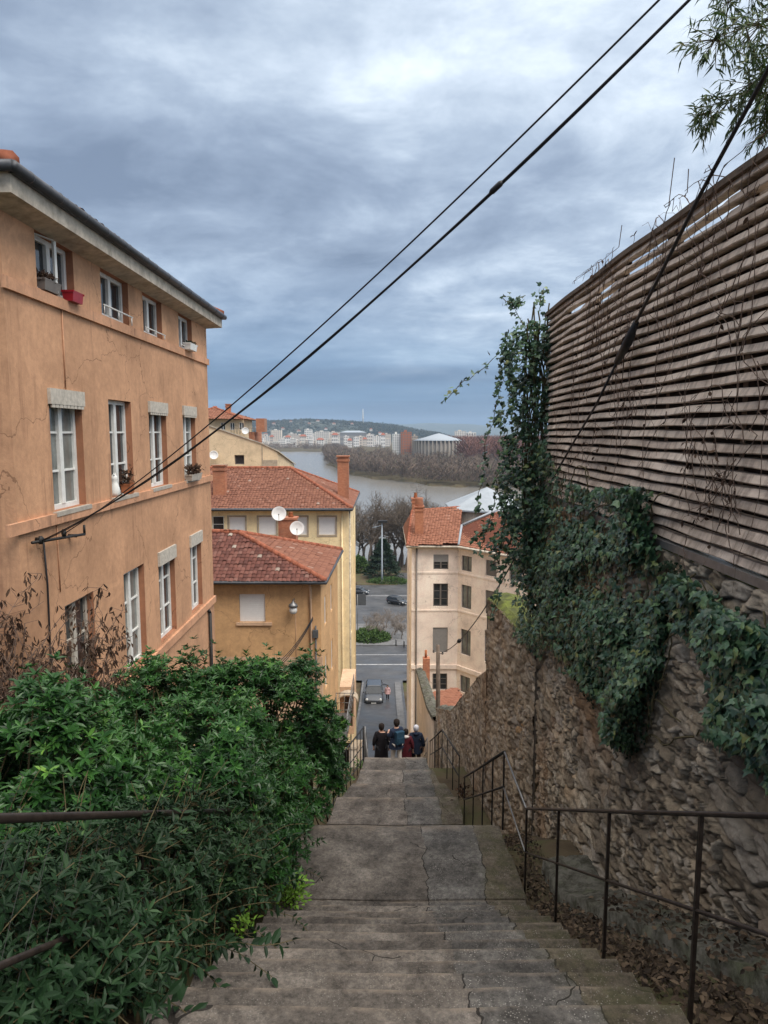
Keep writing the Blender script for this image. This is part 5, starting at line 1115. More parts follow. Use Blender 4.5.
# left side of the lower stairs: parapet, alley, porch
def lower_left():
    T = thing('parapet', (-1.2, 27, -15), 'low tan parapet wall between the stairs and the alley', 'wall'); w = MB(); c = MB(); yy = np.arange(18, 40.1, .5); tp = lambda y: gz(y) + float(np.interp(y, [18, 24, 30, 40], [.35, .75, 1.25, 2.6])); xw = lambda y: float(np.interp(y, [18, 22, 40], [-.95, -1.2, -1.32]))
    for a, e in zip(yy[:-1], yy[1:]):
        for dx in (0, -.35): w.quad((xw(a) + dx, a, gz(a) - .6), (xw(e) + dx, e, gz(e) - .6), (xw(e) + dx, e, tp(e)), (xw(a) + dx, a, tp(a)))
        k = .02 * math.sin(a * 3); c.quad((xw(a) + .03, a, tp(a) + .003), (xw(e) + .03, e, tp(e) + .003), (xw(e) + .02, e, tp(e) + .1), (xw(a) + .02, a, tp(a) + .1)); c.quad((xw(a) + .02, a, tp(a) + .1), (xw(e) + .02, e, tp(e) + .1), (xw(e) - .38, e, tp(e) + .1), (xw(a) - .38, a, tp(a) + .1))
    w.build('wall_face', M['pale'], T); c.build('coping', M['coping'], T)
    a = MB(); yy = np.linspace(17.5, 33, 30); za = lambda y: float(np.interp(y, [17.5, 23, 33], [-8.9, -11.6, -13.9]))
    for p, q in zip(yy[:-1], yy[1:]): a.quad((-2.75 if p > 27.6 else -4.5, p, za(p)), (xw(p) - .3, p, za(p)), (xw(q) - .3, q, za(q)), (-2.75 if p > 27.6 else -4.5, q, za(q)))
    tag(a.build('alley', M['asphalt']), kind='structure')
    T = thing('porch', (-2.0, 34.5, -15), 'small ochre entrance porch with a rounded canopy beside the orange house', 'porch'); w = MB(); x0, x1, y0, zt = -2.35, -1.6, 35.2, -13.4
    p0, d, n = facade(w, (x0, y0), (x1, y0), -16, zt, [(.22, .68, -15.6, -13.95)], .2); facade(w, (x1, y0), (x1, 38), -16, zt); w.quad((x0, y0, zt), (x1, y0, zt), (x1, 38, zt), (x0, 38, zt)); w.build('wall', M['tan_patch'], T)
    o = MB(); o.obox(p0, d, Zv, n, (.23, .67), (-15.6, -13.96), (-.19, -.14)); o.build('door', M['wood_pole'], T)
    cnp = MB(); pr = []
    for k in range(9):
        th = math.pi * k / 8; pr.append((x0 + .45 - .55 * math.cos(th), zt - .55 + .4 * math.sin(th)))
    for (xa, za_), (xb, zb_) in zip(pr[:-1], pr[1:]): cnp.quad((xa, y0 - .7, za_), (xb, y0 - .7, zb_), (xb, y0 - .01, zb_), (xa, y0 - .01, za_)); cnp.quad((xa, y0 - .7, za_ - .06), (xb, y0 - .7, zb_ - .06), (xb, y0 - .7, zb_), (xa, y0 - .7, za_))
    cnp.build('canopy', M['coping'], T)
    balustrade('iron_balustrade', 'plain grey railing in front of the little porch', [(-2.4, 33.3, -14.0), (-1.55, 33.3, -14.0)], 1.0, .3, 'grey_rail'); balustrade('iron_balustrade', 'grey railing running along the parapet above the alley', [(-1.45, 26, -11.95), (-1.5, 33.2, -12.9)], .9, .9, 'grey_rail')
lower_left()

# ================================================================== shrubs
def growth(o, g, k):
    a = o.data.attributes.new('growth', 'FLOAT', 'POINT'); a.data.foreach_set('value', np.repeat(g, k).astype(np.float32))
def shrub(label, x, y, rx, ry, h, n, leaf=.075, mat='leaf_glossy', k=7, name='shrub', seed=1, group='shrubs between the ochre building and the stairs', wild=1.0):
    """branching shrub: main limbs fan out, each ends in a spray of twigs carrying leaf rosettes"""
    rg = np.random.default_rng(seed * 77 + 5); z0 = gz(y) - .25; T = thing(name, (x, y, z0), label, 'shrub', group); segs, tips, axes, gr = [], [], [], []
    nl = max(10, n // 60)
    for i in range(nl):
        u = norm(rg.normal(size=3)); u[2] = abs(u[2]) if u[2] > -.5 else -u[2]; r = rg.uniform(.62, 1.0) * (1 + .16 * (rg.uniform() < .3))
        c = np.array([x, y, z0 + h * .5]) + u * r * np.array([rx, ry, h * .5]); b0 = np.array([x + rg.normal(0, rx * .2), y + rg.normal(0, ry * .2), z0]); m_ = (b0 + c) / 2 + rg.normal(0, .1, 3) + (0, 0, .15)
        segs += [(b0, m_, .016, .011), (m_, c, .011, .006)]; young = rg.uniform(.1, .62)
        rad = rg.uniform(.16, .34) * wild
        for j in range(60):
            v = norm(rg.normal(size=3) + u * .55 + (0, 0, .35)); p = c + v * rad * rg.uniform(.25, 1.15) * (1, 1, .8)
            if j % 13 == 0: p = p + (u * .5 + (0, 0, .55)) * rg.uniform(.05, .28)
            if p[2] < np.interp(p[1], PY, PZ) + .02 or p[0] < -4.84: continue
            tips.append(p); axes.append(v * .6 + u * .4 + (0, 0, .8) + rg.normal(0, .25, 3)); gr.append(np.clip(young + rg.normal(0, .12) + (.4 if rg.uniform() < .06 else 0), 0, 1))
            if j % 3 == 0: segs.append((c, p, .005, .002))
    tips, axes, gr = np.array(tips), np.array(axes), np.array(gr)
    lp, ld, ln, ll = rosettes(tips, axes, k, leaf); o = leaf_obj('foliage', lp, ld, ln, ll, ll * .34, M[mat], T); growth(o, gr, k * 8)
    V, F = frusta(segs, 4); tri_mesh('stems', V, F, M['stem'], T); return T
def privet(label, x, y, rx, ry, h, n, leaf=.08, seed=1, mat='leaf_privet', group='privet along the left edge of the steps'):
    """arching shoots with leaves in opposite pairs"""
    rg = np.random.default_rng(seed * 31 + 3); T = thing('privet_bush', (x, y, gz(y)), label, 'shrub', group); segs, P, D, N, L, G = [], [], [], [], [], []
    for i in range(n):
        bx, by = x + rg.normal(0, rx * .5), y + rg.normal(0, ry * .55); p = np.array([bx, by, float(np.interp(by, PY, PZ)) - .2]); d = norm(np.array([rg.normal(.0, .26), rg.normal(0, .3), 1.0])); H = h * rg.uniform(.45, 1.15); st = .042; y_ = rg.uniform(.05, .6); sz = rg.uniform(.55, 1.2)
        for s in range(int((H + .2) / st)):
            d = norm(d + rg.normal(0, .09, 3) + np.array([d[0] * .05, d[1] * .05, -.05 * (s * st > H * .6)])); q = p + d * st; segs.append((p, q, .0032, .003)); p = q
            if s * st < .2: continue
            sd = norm(np.cross(d, (rg.normal(), rg.normal(), .4)))
            for e in (-1, 1):
                if rg.uniform() < .2: continue
                P.append(p); D.append(sd * e + d * .45 + (0, 0, -.25) + rg.normal(0, .15, 3)); N.append(np.array([0, 0, 1.]) + d * .5 + rg.normal(0, .3, 3)); L.append(leaf * sz * rg.uniform(.55, 1.25)); G.append(np.clip(y_ + rg.normal(0, .12), 0, 1))
    P, D, N, L = map(np.array, (P, D, N, L)); o = leaf_obj('foliage', P, D, N, L, L * .48, M[mat], T); growth(o, np.array(G), 8)
    V, F = frusta(segs, 4); tri_mesh('stems', V, F, M['stem'], T)
S_ = [("large glossy shrub leaning over the stairs at the far right of the bank", -1.78, 9.7, 1.12, 1.5, 2.72, 2100, .075),
      ("glossy shrub in the middle of the bank before the orange house", -3.0, 9.4, 1.15, 1.4, 2.65, 1900, .075),
      ("glossy shrub tight against the far end of the ochre building", -4.1, 11.6, .95, 1.8, 2.5, 1500, .075),
      ("glossy shrub standing just behind the hidden end of the left handrail", -2.2, 7.1, 1.05, 1.25, 2.35, 2000, .078),
      ("glossy shrub below the peeling ground floor window of the ochre building", -3.7, 7.2, 1.1, 1.3, 2.45, 1900, .078),
      ("glossy shrub at the left edge behind the handrail", -3.0, 5.3, 1.0, 1.0, 2.25, 1900, .08),
      ("glossy shrub half cut by the left edge below the dry bush", -4.1, 5.6, .9, 1.1, 2.2, 1300, .08),
      ("dense glossy shrub low beside the landing on the left", -1.5, 11.6, .75, 1.5, 2.1, 1700, .07), ("small leaved glossy shrub spilling over the step ends above the landing", -1.5, 7.3, .52, 1.15, 1.5, 1500, .058), ("rounded glossy shrub filling the foot of the big leaning one by the landing", -1.4, 9.6, .62, 1.3, 1.75, 1700, .07)]
for i, a in enumerate(S_): shrub(a[0], *a[1:6], int(a[6] * 1.35), a[7] * 1.12, seed=i)
W_ = [("dull green privet shoots pushing through the mesh below the left handrail", -1.66, 3.95, .34, .9, .95, 80, .078), ("dull green privet shoots at the lower left corner behind the mesh", -1.82, 2.85, .34, .75, .85, 80, .078),
      ("dull green privet shoots crowding the step ends beyond the left handrail", -1.55, 5.5, .26, .85, 1.1, 80, .072), ("low privet shoots along the nearest step ends at the left", -1.62, 3.5, .1, .8, .5, 90, .055), ("sprawling privet behind the left handrail before the glossy shrubs", -2.3, 4.0, .6, .9, 1.15, 110, .08)]
for i, a in enumerate(W_): privet(*a, seed=20 + i)
for i, a in enumerate([("compact dull green bush behind the mesh midway along the left handrail", -1.62, 4.1, .42, .95, 1.06, 1900, .06), ("compact dull green bush under the nearest stretch of the left handrail", -1.66, 3.0, .42, .8, .92, 1800, .06), ("compact dull green bush at the far end of the left handrail", -1.55, 5.5, .42, .95, 1.2, 1600, .06)]): shrub(*a, 'leaf_privet', 5, 'bush', 40 + i, 'privet along the left edge of the steps')
def tuft(label, x, y, r, h, n, leaf, mat, name='weed', z=None):
    z0 = (gz(y) if z is None else z); T = thing(name, (x, y, z0), label, 'weed'); P = np.stack([x + RNG.normal(0, r * .5, n), y + RNG.normal(0, r * .5, n), z0 + RNG.uniform(.0, h, n)], 1)
    D = np.stack([P[:, 0] - x, P[:, 1] - y, np.full(n, .06)], 1) + RNG.normal(0, .05, (n, 3)); leaf_obj('foliage', P, D, RNG.normal(0, .35, (n, 3)) + (0, 0, 1), leaf * RNG.uniform(.6, 1.2, n), leaf * .5, M[mat], T)
    segs = [((x, y, z0), P[i], .004, .002) for i in range(0, n, 5)]; V, F = frusta(segs, 3); tri_mesh('stems', V, F, M['stem'], T)
tuft('bright lime green weed growing at the step ends below the shrubs', -.98, 6.7, .17, .28, 240, .065, 'leaf_lime', z=gz(6.7) - .03)
tuft('small lime green weed beside the near step ends on the left', -1.12, 5.1, .09, .16, 60, .05, 'leaf_lime')
tuft('grassy weeds sprouting along the parapet above the alley', -.92, 27, .3, .5, 200, .13, 'hedge', z=gz(27))
tuft('mossy weeds at the foot of the railing near the landing', 1.72, 14.2, .12, .3, 110, .08, 'leaf_dry')

# dry climbing bush on the ochre wall
def dry_bush():
    T = thing('dry_bush', (-4.2, 7.9, gz(7.9)), 'withered brown bush with hanging dead leaves against the ochre wall', 'bush'); segs, P = [], []
    for i in range(80):
        p = np.array([-4.4 + random.gauss(0, .3), 7.9 + random.gauss(0, .5), -4.4]); d = norm(np.array([random.gauss(-.12, .35), random.gauss(-.02, .32), 1.0])); L = random.uniform(.55, 1)
        for k in range(int(26 * L)):
            d = norm(d + np.array([random.gauss(.02, .13), random.gauss(.02, .12), -.035 - .03 * (k > 14)])); q = p + d * .125; q[0] = max(min(q[0], -3.75), -4.85 if q[1] > 9.1 else -6); q[1] = min(q[1], 10.3 + .4 * random.random())
            segs.append((p, q, .012 * (1 - k / 34), .012 * (1 - (k + 1) / 34)))
            if k > 5 and random.random() < .8:
                for s in range(random.randint(1, 4)):
                    tdir = norm(RNG.normal(size=3)); t = q + tdir * random.uniform(.06, .22); t[0] = max(t[0], -4.86); segs.append((q, t, .004, .002)); P += [t, t + RNG.normal(0, .02, 3)]
            p = q
    V, F = frusta(segs, 4); tri_mesh('stems', V, F, M['dry_stem'], T); P = np.array(P); P = P[RNG.uniform(size=len(P)) < .95]
    D = RNG.normal(size=P.shape) * .4 + (0, 0, -1); leaf_obj('foliage', P, D, RNG.normal(size=P.shape), RNG.uniform(.06, .14, len(P)), RNG.uniform(.02, .04, len(P)), M['leaf_dry'], T)
dry_bush()
# fallen leaves in the gutter
n_ = 6000; y = RNG.uniform(2.2, 9.8, n_) ** 1; t = RNG.beta(1.6, 1.6, n_); x = 1.6 + t * .42 + RNG.normal(0, .03, n_); k = (RNG.uniform(size=n_) < .35 + .65 * (fbm(x * 2, y, .8, 3) > .45)); x, y = x[k], y[k]
x2 = RNG.uniform(1.75, 2.5, 900); y2 = RNG.uniform(2.3, 6.4, 900); x3 = RNG.uniform(-1.2, 1.5, 90); y3 = RNG.uniform(3.2, 8.4, 90)
Px = np.concatenate([x, x2]); Py = np.concatenate([y, y2]); Pz = np.vectorize(sm)(Py) - .31 + .14 * np.clip((Px - 1.55) / .5, 0, 1) + RNG.uniform(0, .06, len(Px)) + np.where(Px > 2.05, .1 + .1 * (Px - 2), 0)
P = np.stack([Px, Py, Pz], 1); D = RNG.normal(size=P.shape) * (1, 1, .3) + (0, -.3, -.2); tag(leaf_obj('fallen_leaves', P, D, RNG.normal(size=P.shape) * .5 + (0, 0, 1), RNG.uniform(.03, .068, len(P)), RNG.uniform(.022, .042, len(P)), M['leaf_litter']), kind='stuff')
# loose stones at the foot of the wall
for k in range(5):
    yk = 2.6 + k * .33 + random.uniform(-.1, .1); xk = random.uniform(2.15, 2.42); s = random.uniform(.05, .11); c = MB(); u = norm(RNG.normal(size=(16, 3)))
    bm_v = []; prof = [(.02, -1), (.75, -.6), (1, 0), (.8, .55), (.05, .8)]; c.lathe((xk, yk, sm(yk) + .1 + s * .5), [(a * s * random.uniform(.85, 1.2), h_ * s * .7) for a, h_ in prof], 7, 0, (random.gauss(0, .3), random.gauss(0, .3), 1)); tag(c.build('loose_stone', M['stone_loose'], None, False), 'brownish loose stone lying at the near foot of the retaining wall', 'stone', 'loose stones at the wall foot')

# ================================================================== people
def skin_mesh(pts, edges, rad, sub=1, root=0):
    me = bpy.data.meshes.new('tmp'); me.from_pydata([tuple(p) for p in pts], edges, []); o = bpy.data.objects.new('tmp', me); COL.objects.link(o)
    md = o.modifiers.new('skin', 'SKIN'); md.use_smooth_shade = True
    for i, r in enumerate(rad): me.skin_vertices[0].data[i].radius = r if isinstance(r, tuple) else (r, r); me.skin_vertices[0].data[i].use_root = (i == root)
    s = o.modifiers.new('sub', 'SUBSURF'); s.levels = sub; s.render_levels = sub
    dg = bpy.context.evaluated_depsgraph_get(); ev = o.evaluated_get(dg); out = bpy.data.meshes.new_from_object(ev); bpy.data.objects.remove(o); bpy.data.meshes.remove(me)
    for p in out.polygons: p.use_smooth = True
    return out
def put(name, me, mat, parent, mats=None):
    me.materials.clear(); me.materials.append(mat); return link(name, me, parent)
def person(label, x, y, z, H, rz, coat, legs, hair, coat_len=.5, stride=.12, arms='down', hood=None, bag=None, flare=1.0):
    T = thing('person', (x, y, z), label, 'person', None, rz); k = H / 1.75; v = lambda a, b_, c_: np.array((a * k, b_ * k, c_ * k))
    # +y is the way they face (down the stairs, away from the viewer)
    if arms == 'phone': la = [v(-.24, .02, 1.2), v(-.2, .24, 1.2), v(-.12, .3, 1.3)]; ra = [v(.24, .02, 1.2), v(.2, .2, 1.12), v(.02, .3, 1.26)]
    else: la = [v(-.27, -.03, 1.15), v(-.28, .05, .92), v(-.27, .1, .8)]; ra = [v(.27, -.02, 1.15), v(.29, .0, .92), v(.28, .04, .8)]
    pts = [v(0, 0, .95), v(0, 0, 1.15), v(0, .0, 1.36), v(0, 0, 1.47), v(0, .02, 1.54), v(0, .03, 1.66), v(0, .02, 1.74),
           v(-.18, 0, 1.4)] + la + [v(.18, 0, 1.4)] + ra + [v(-.1, 0, .88), v(-.1, stride * .6, .5), v(-.1, stride, .08), v(-.1, stride + .14, .035), v(.1, 0, .88), v(.1, -stride * .3, .5), v(.1, -stride, .1), v(.1, -stride + .14, .035)]
    E = [(0, 1), (1, 2), (2, 3), (3, 4), (4, 5), (5, 6), (2, 7), (7, 8), (8, 9), (9, 10), (2, 11), (11, 12), (12, 13), (13, 14), (0, 15), (15, 16), (16, 17), (17, 18), (0, 19), (19, 20), (20, 21), (21, 22)]
    rad = [(.15, .11), (.14, .1), (.17, .11), .07, .06, (.085, .105), (.06, .075), .07, .052, .04, .035, .07, .052, .04, .035, .085, .06, .045, .04, .085, .06, .045, .04]
    put('body', skin_mesh(pts, E, [tuple(q * k for q in (r if isinstance(r, tuple) else (r, r))) for r in rad]), M['skin'], T)
    w0 = Vector(T.location); f = MB(); f.lathe(np.array(w0) + v(0, .135, 1.63), [(.008 * k, -.02 * k), (.018 * k, .0), (.006 * k, .03 * k)], 6, 0, (0, .6, -.8)); f.build('nose', M['skin'], T)
    i_t = [0, 15, 16, 17, 19, 20, 21]; mp_ = {a: n for n, a in enumerate(i_t)}
    put('trousers', skin_mesh([pts[i] for i in i_t], [(mp_[a], mp_[b_]) for a, b_ in E if a in mp_ and b_ in mp_], [.16 * k, .105 * k, .08 * k, .065 * k, .105 * k, .08 * k, .065 * k]), legs, T)
    for a in (17, 21):
        p = np.array(pts[a]) + np.array(w0); s = MB(); s.tube([p + (0, -.05 * k, -.03 * k), p + (0, .05 * k, -.03 * k), p + (0, .17 * k, -.05 * k)], [.05 * k, .055 * k, .035 * k], 8); s.build('shoe', M['black_iron'], T)
    i_c = [0, 1, 2, 3, 7, 8, 9, 11, 12, 13]; mp_ = {a: n for n, a in enumerate(i_c)}
    co_ = put('coat', skin_mesh([pts[i] for i in i_c], [(mp_[a], mp_[b_]) for a, b_ in E if a in mp_ and b_ in mp_], [tuple(q * k for q in r) for r in ((.17, .13), (.165, .13), (.185, .135), (.085, .085), (.09, .09), (.075, .075), (.062, .062), (.09, .09), (.075, .075), (.062, .062))], 2), coat, T)
    n = 18; sk = MB(); rings = []
    for s in range(6):
        t = s / 5; zz = 1.16 - (coat_len + .16) * t; w_ = (.2 + .07 * t * flare) * k
        rings += [(w_ * math.cos(2 * math.pi * j / n) * (1 + .04 * math.sin(j * 3 + s)), (.84 * w_) * math.sin(2 * math.pi * j / n) + .02 * t, zz * k) for j in range(n)]
    sk.add(rings, [(a * n + j, a * n + (j + 1) % n, (a + 1) * n + (j + 1) % n, (a + 1) * n + j) for a in range(5) for j in range(n)], 0, True)
    w0 = Vector(T.location); sk.v = [q + np.array(w0) for q in sk.v]; sk.build('coat_skirt', coat, T)
    hr = MB(); hr.lathe(np.array(w0) + v(0, -.008, 1.655), [(.055 * k, -.13 * k), (.098 * k, -.06 * k), (.108 * k, .02 * k), (.092 * k, .09 * k), (.04 * k, .125 * k), (.004, .13 * k)], 12); hr.build('hair', hair, T)
    if hood: hh = MB(); hh.tube([np.array(w0) + v(-.12, -.03, 1.45), np.array(w0) + v(0, -.1, 1.47), np.array(w0) + v(.12, -.03, 1.45)], [.04 * k, .075 * k, .04 * k], 8); hh.build('scarf', hood, T)
    if bag: bb = MB(); bb.obox(np.array(w0) + v(0, -.2, 1.0), (1, 0, 0), (0, 1, 0), (0, 0, 1), (-.15 * k, .15 * k), (-.09 * k, .06 * k), (0, .42 * k)); bb.obox(np.array(w0) + v(0, -.31, 1.03), (1, 0, 0), (0, 1, 0), (0, 0, 1), (-.11 * k, .11 * k), (0, .019 * k), (.02, .2 * k)); bb.build('backpack', bag, T)
    for j in (10, 14):   # hands with fingers
        p = np.array(pts[j]); h_ = MB(); h_.tube([p, p + (0, .03 * k, -.05 * k)], [.03 * k, .034 * k], 7)
        for q in range(5): a = (q - 2) * .015 * k; h_.tube([p + (a, .03 * k, -.05 * k), p + (a * 1.3, .045 * k, -.085 * k), p + (a * 1.3, .035 * k, -.115 * k + (.03 * k if q == 0 else 0))], .008 * k, 5)
        h_.v = [q + np.array(w0) for q in h_.v]; h_.build('hand', M['skin'], T)
    return T
def cloth(n, c): return plain(n, c, .9, var=.2, scale=9)
Cd = cloth('dark_wool', (.014, .012, .014)); Cn = cloth('navy_cloth', (.02, .028, .05)); Cb = cloth('burgundy_cloth', (.085, .016, .022)); Cblk = cloth('black_trousers', (.018, .018, .02)); Cl = cloth('pale_trousers', (.5, .46, .42)); Cw = cloth('white_cloth', (.55, .52, .5)); Cp = cloth('pink_cloth', (.6, .38, .38)); Hd = cloth('dark_hair', (.018, .013, .011)); Hg = cloth('grey_hair', (.42, .42, .46)); Cbr = cloth('brown_trousers', (.05, .03, .025)); Ct = cloth('teal_bag', (.02, .05, .08))
def pz(y): return gz(y) - .05
def px_of(px, Y): return float(atY(px, 740, Y)[0])
person('person in a long dark coat with dark hair, leftmost of the group on the stairs', px_of(381.5, 23.6), 23.6, pz(23.6), 1.72, .1, Cd, Cblk, Hd, .6)
person('person with a backpack and pale trousers pausing mid group with raised hands', px_of(396.5, 23.0), 23.0, pz(23.0), 1.8, .5, Cn, Cl, Hd, .22, arms='phone', bag=Ct)
person('person in a long burgundy coat, shortest of the group on the stairs', px_of(406, 23.6), 23.6, pz(23.6), 1.52, -.1, Cb, Cblk, Hd, .62, hood=Cw)
person('grey haired person in a navy jacket, rightmost of the group on the stairs', px_of(416, 23.9), 23.9, pz(23.9), 1.7, 0, Cn, Cbr, Hg, .28, hood=Cn)
person('person in a pale pink jacket walking up the street beside the grey car', px_of(387.5, 70.5), 70.5, gz(70.5), 1.62, 3.1, Cp, Cblk, Hd, .25)

# ================================================================== cars
def car(label, x, y, rz, paint, L=4.3, Wd=1.8, H=1.5, suv=False, group='cars by the quay'):
    z = gz(y) + .006; T = thing('car', (x, y, z), label, 'car', group, rz); s = .62 if suv else .55; o = np.array(T.location)
    # +y is the front; loft across length
    prof = [(-L / 2, .42, .62), (-L / 2 + .06, .3, .86), (-L / 2 + .5, .2, .95), (-.6, .2, .96), (.55, .2, .95), (1.0, .2, .92), (L / 2 - .55, .2, .84), (L / 2 - .1, .26, .7), (L / 2, .36, .56)]
    b_ = MB(); vs = []
    for yy, zb, ztp in prof:
        f = 1 - .18 * (abs(yy) / (L / 2)) ** 4; w = Wd / 2 * f; sc = H / 1.5; vs += [(sx * ww, yy, zz * sc) for sx, ww, zz in ((-1, w * .88, zb), (-1, w, zb + .12), (-1, w, (zb + ztp) / 2 + .08), (-1, w * .93, ztp - .03), (-1, w * .75, ztp), (1, w * .75, ztp), (1, w * .93, ztp - .03), (1, w, (zb + ztp) / 2 + .08), (1, w, zb + .12), (1, w * .88, zb))]
    n = len(prof); fs = [(i * 10 + j, i * 10 + (j + 1) % 10, (i + 1) * 10 + (j + 1) % 10, (i + 1) * 10 + j) for i in range(n - 1) for j in range(10)] + [tuple(range(10))[::-1], tuple((n - 1) * 10 + j for j in range(10))]
    b_.add(np.array(vs) + o, fs, 0, True); b_.build('body', paint, T)
    g = MB(); r = MB(); zw, zr = .93 * H / 1.5, H; yb0, yb1, yt0, yt1 = (-L / 2 + .12, 1.05, -L / 2 + .45, .3) if suv else (-L / 2 + .35, 1.1, -L / 2 + 1.0, .25); wb, wt = Wd / 2 * .92, Wd / 2 * .72
    q = [(-wb, yb0, zw), (wb, yb0, zw), (wb, yb1, zw), (-wb, yb1, zw), (-wt, yt0, zr - .05), (wt, yt0, zr - .05), (wt, yt1, zr - .05), (-wt, yt1, zr - .05)]
    g.add(np.array(q) + o, [(0, 1, 5, 4), (1, 2, 6, 5), (2, 3, 7, 6), (3, 0, 4, 7)]); g.build('windows', M['carglass'], T)
    t = [(-wt - .02, yt0 - .04, zr - .06), (wt + .02, yt0 - .04, zr - .06), (wt + .02, yt1 + .06, zr - .06), (-wt - .02, yt1 + .06, zr - .06), (-wt * .8, yt0 + .2, zr), (wt * .8, yt0 + .2, zr), (wt * .8, yt1 - .1, zr), (-wt * .8, yt1 - .1, zr)]
    r.add(np.array(t) + o, [(0, 1, 5, 4), (1, 2, 6, 5), (2, 3, 7, 6), (3, 0, 4, 7), (4, 5, 6, 7)])
    for sx in (-1, 1):
        for (ya, za), (yb, zb2) in (((yb0, zw), (yt0, zr - .05)), ((yb1, zw), (yt1, zr - .05)), (((yb0 + yb1) / 2 - .1, zw), ((yt0 + yt1) / 2, zr - .05))): r.tube([o + (sx * (wb + .006), ya, za), o + (sx * (wt + .006), yb, zb2)], .035, 5)
    r.build('roof', paint, T)
    for sx in (-1, 1):
        for yy in (-L / 2 + .78, L / 2 - .8):
            w_ = MB(); w_.lathe(o + (sx * (Wd / 2 - .12), yy, .32), [(.2, -.1), (.31, -.1), (.33, -.06), (.33, .08), (.31, .12), (.2, .12)], 18, 0, (sx, 0, 0)); wo = w_.build('wheel', M['tyre'], T)
            w_ = MB(); w_.lathe(o + (sx * (Wd / 2 - .11), yy, .32), [(.205, .06), (.2, .115), (.05, .1), (.04, .13)], 12, 0, (sx, 0, 0)); w_.build('rim', M['rim'], wo)
        h_ = MB(); h_.lathe(o + (sx * Wd * .36, L / 2 - .2, .66 * H / 1.5), [(.02, .14), (.13, .12), (.16, .0), (.1, -.1)], 10, 0, (sx * .25, 1, .1)); h_.build('headlight', M['lampglass'], T)
        h_ = MB(); h_.lathe(o + (sx * Wd * .38, -L / 2 + .1, .72), [(.02, .07), (.1, .06), (.11, -.05)], 8, 0, (0, -1, 0)); h_.build('tail_light', M['red_plastic'], T)
        h_ = MB(); h_.lathe(o + (sx * (Wd / 2 + .1), .75, 1.0 * H / 1.5), [(.03, -.08), (.085, -.04), (.08, .05), (.03, .07)], 8, 0, (0, 1, 0)); h_.tube([o + (sx * (Wd / 2 - .08), .72, .95 * H / 1.5), o + (sx * (Wd / 2 + .1), .74, .98 * H / 1.5)], .025, 5); h_.build('mirror', paint, T)
    h_ = MB(); h_.obox(o, (1, 0, 0), (0, 1, 0), (0, 0, 1), (-.45, .45), (L / 2 - .03, L / 2 + .02), (.36, .52)); h_.build('grille', M['black_iron'], T)
    h_ = MB(); h_.obox(o, (1, 0, 0), (0, 1, 0), (0, 0, 1), (-.26, .26), (L / 2 + .021, L / 2 + .03), (.38, .48)); h_.build('number_plate', M['white_paint'], T)
    return T
P1 = carpaint('grey_paint', (.05, .055, .065)); P2 = carpaint('black_paint', (.018, .019, .022)); P3 = carpaint('dark_grey_paint', (.035, .04, .048))
car('grey car driving up the steep street towards the stairs', px_of(374, 70.5), 70.8, math.pi, P1, 4.3, 1.95, 1.62, True)
car('dark car crossing the road beyond the traffic island, seen side on', float(atY(397, 600, 131)[0]), 131, -2.25, P2, 4.2, 1.8, 1.55, True)
car('dark grey car at the left on the far road, half hidden by the yellow building', float(atY(359, 589, 141)[0]), 141, -1.9, P3, 4.2, 1.8, 1.45)
car('dark vehicle parked by the street lamp behind the evergreen', float(atY(347, 582, 150)[0]), 148, 1.4, P2, 4.2, 1.8, 1.5)

# ================================================================== street furniture and planting by the quay
def street_lamp():
    Y = 152; a = atY(382, 580, Y); z0 = gz(Y) - .1; zt = atY(382, 521, Y)[2]; T = thing('street_lamp', (a[0], Y, z0), 'tall pale street lamp with a flat black double head by the road', 'street lamp')
    c = MB(); c.tube([(a[0], Y, z0), (a[0], Y, z0 + 3), (a[0], Y, zt)], [.24, .19, .14], 12); c.build('pole', M['pale_zinc'], T)
    c = MB(); c.obox((a[0], Y, zt), (1, 0, 0), (0, 1, 0), (0, 0, 1), (-.9, 1.2), (-.5, .5), (-.35, .1)); c.build('lamp_head', M['black_iron'], T); c = MB(); c.tube([(a[0], Y, zt - .9), (a[0] - 1.2, Y, zt - 1.3), (a[0] - 2.2, Y, zt - 1.5)], .08, 6); c.build('arm', M['pale_zinc'], T)
    c = MB(); c.lathe((a[0], Y, z0), [(.45, 0), (.45, .3), (.35, .5), (.26, .9)], 12); c.build('base', M['concrete'], T)
street_lamp()
def sign_back():
    Y = 100; a = atY(360.5, 600, Y); z0 = gz(Y) + .12; T = thing('road_sign', (a[0], Y, z0), 'grey back of a rectangular road sign beside the yellow building', 'sign'); hw = 10.5 / 2 * Y / FPX
    c = MB(); zt, zb = atY(360, 594.5, Y)[2], atY(360, 605, Y)[2]; c.box(a[0] - hw, a[0] + hw, Y - .03, Y + .03, zb, zt); c.box(a[0] - hw - .04, a[0] + hw + .04, Y + .031, Y + .05, zb - .04, zt + .04); c.build('panel', M['grey_sign'], T)
    c = MB()
    for dx in (-.45,): c.tube([(a[0] + dx, Y - .07, z0), (a[0] + dx, Y - .07, zt)], .05, 6)
    c.build('post', M['grey_rail'], T)
sign_back()
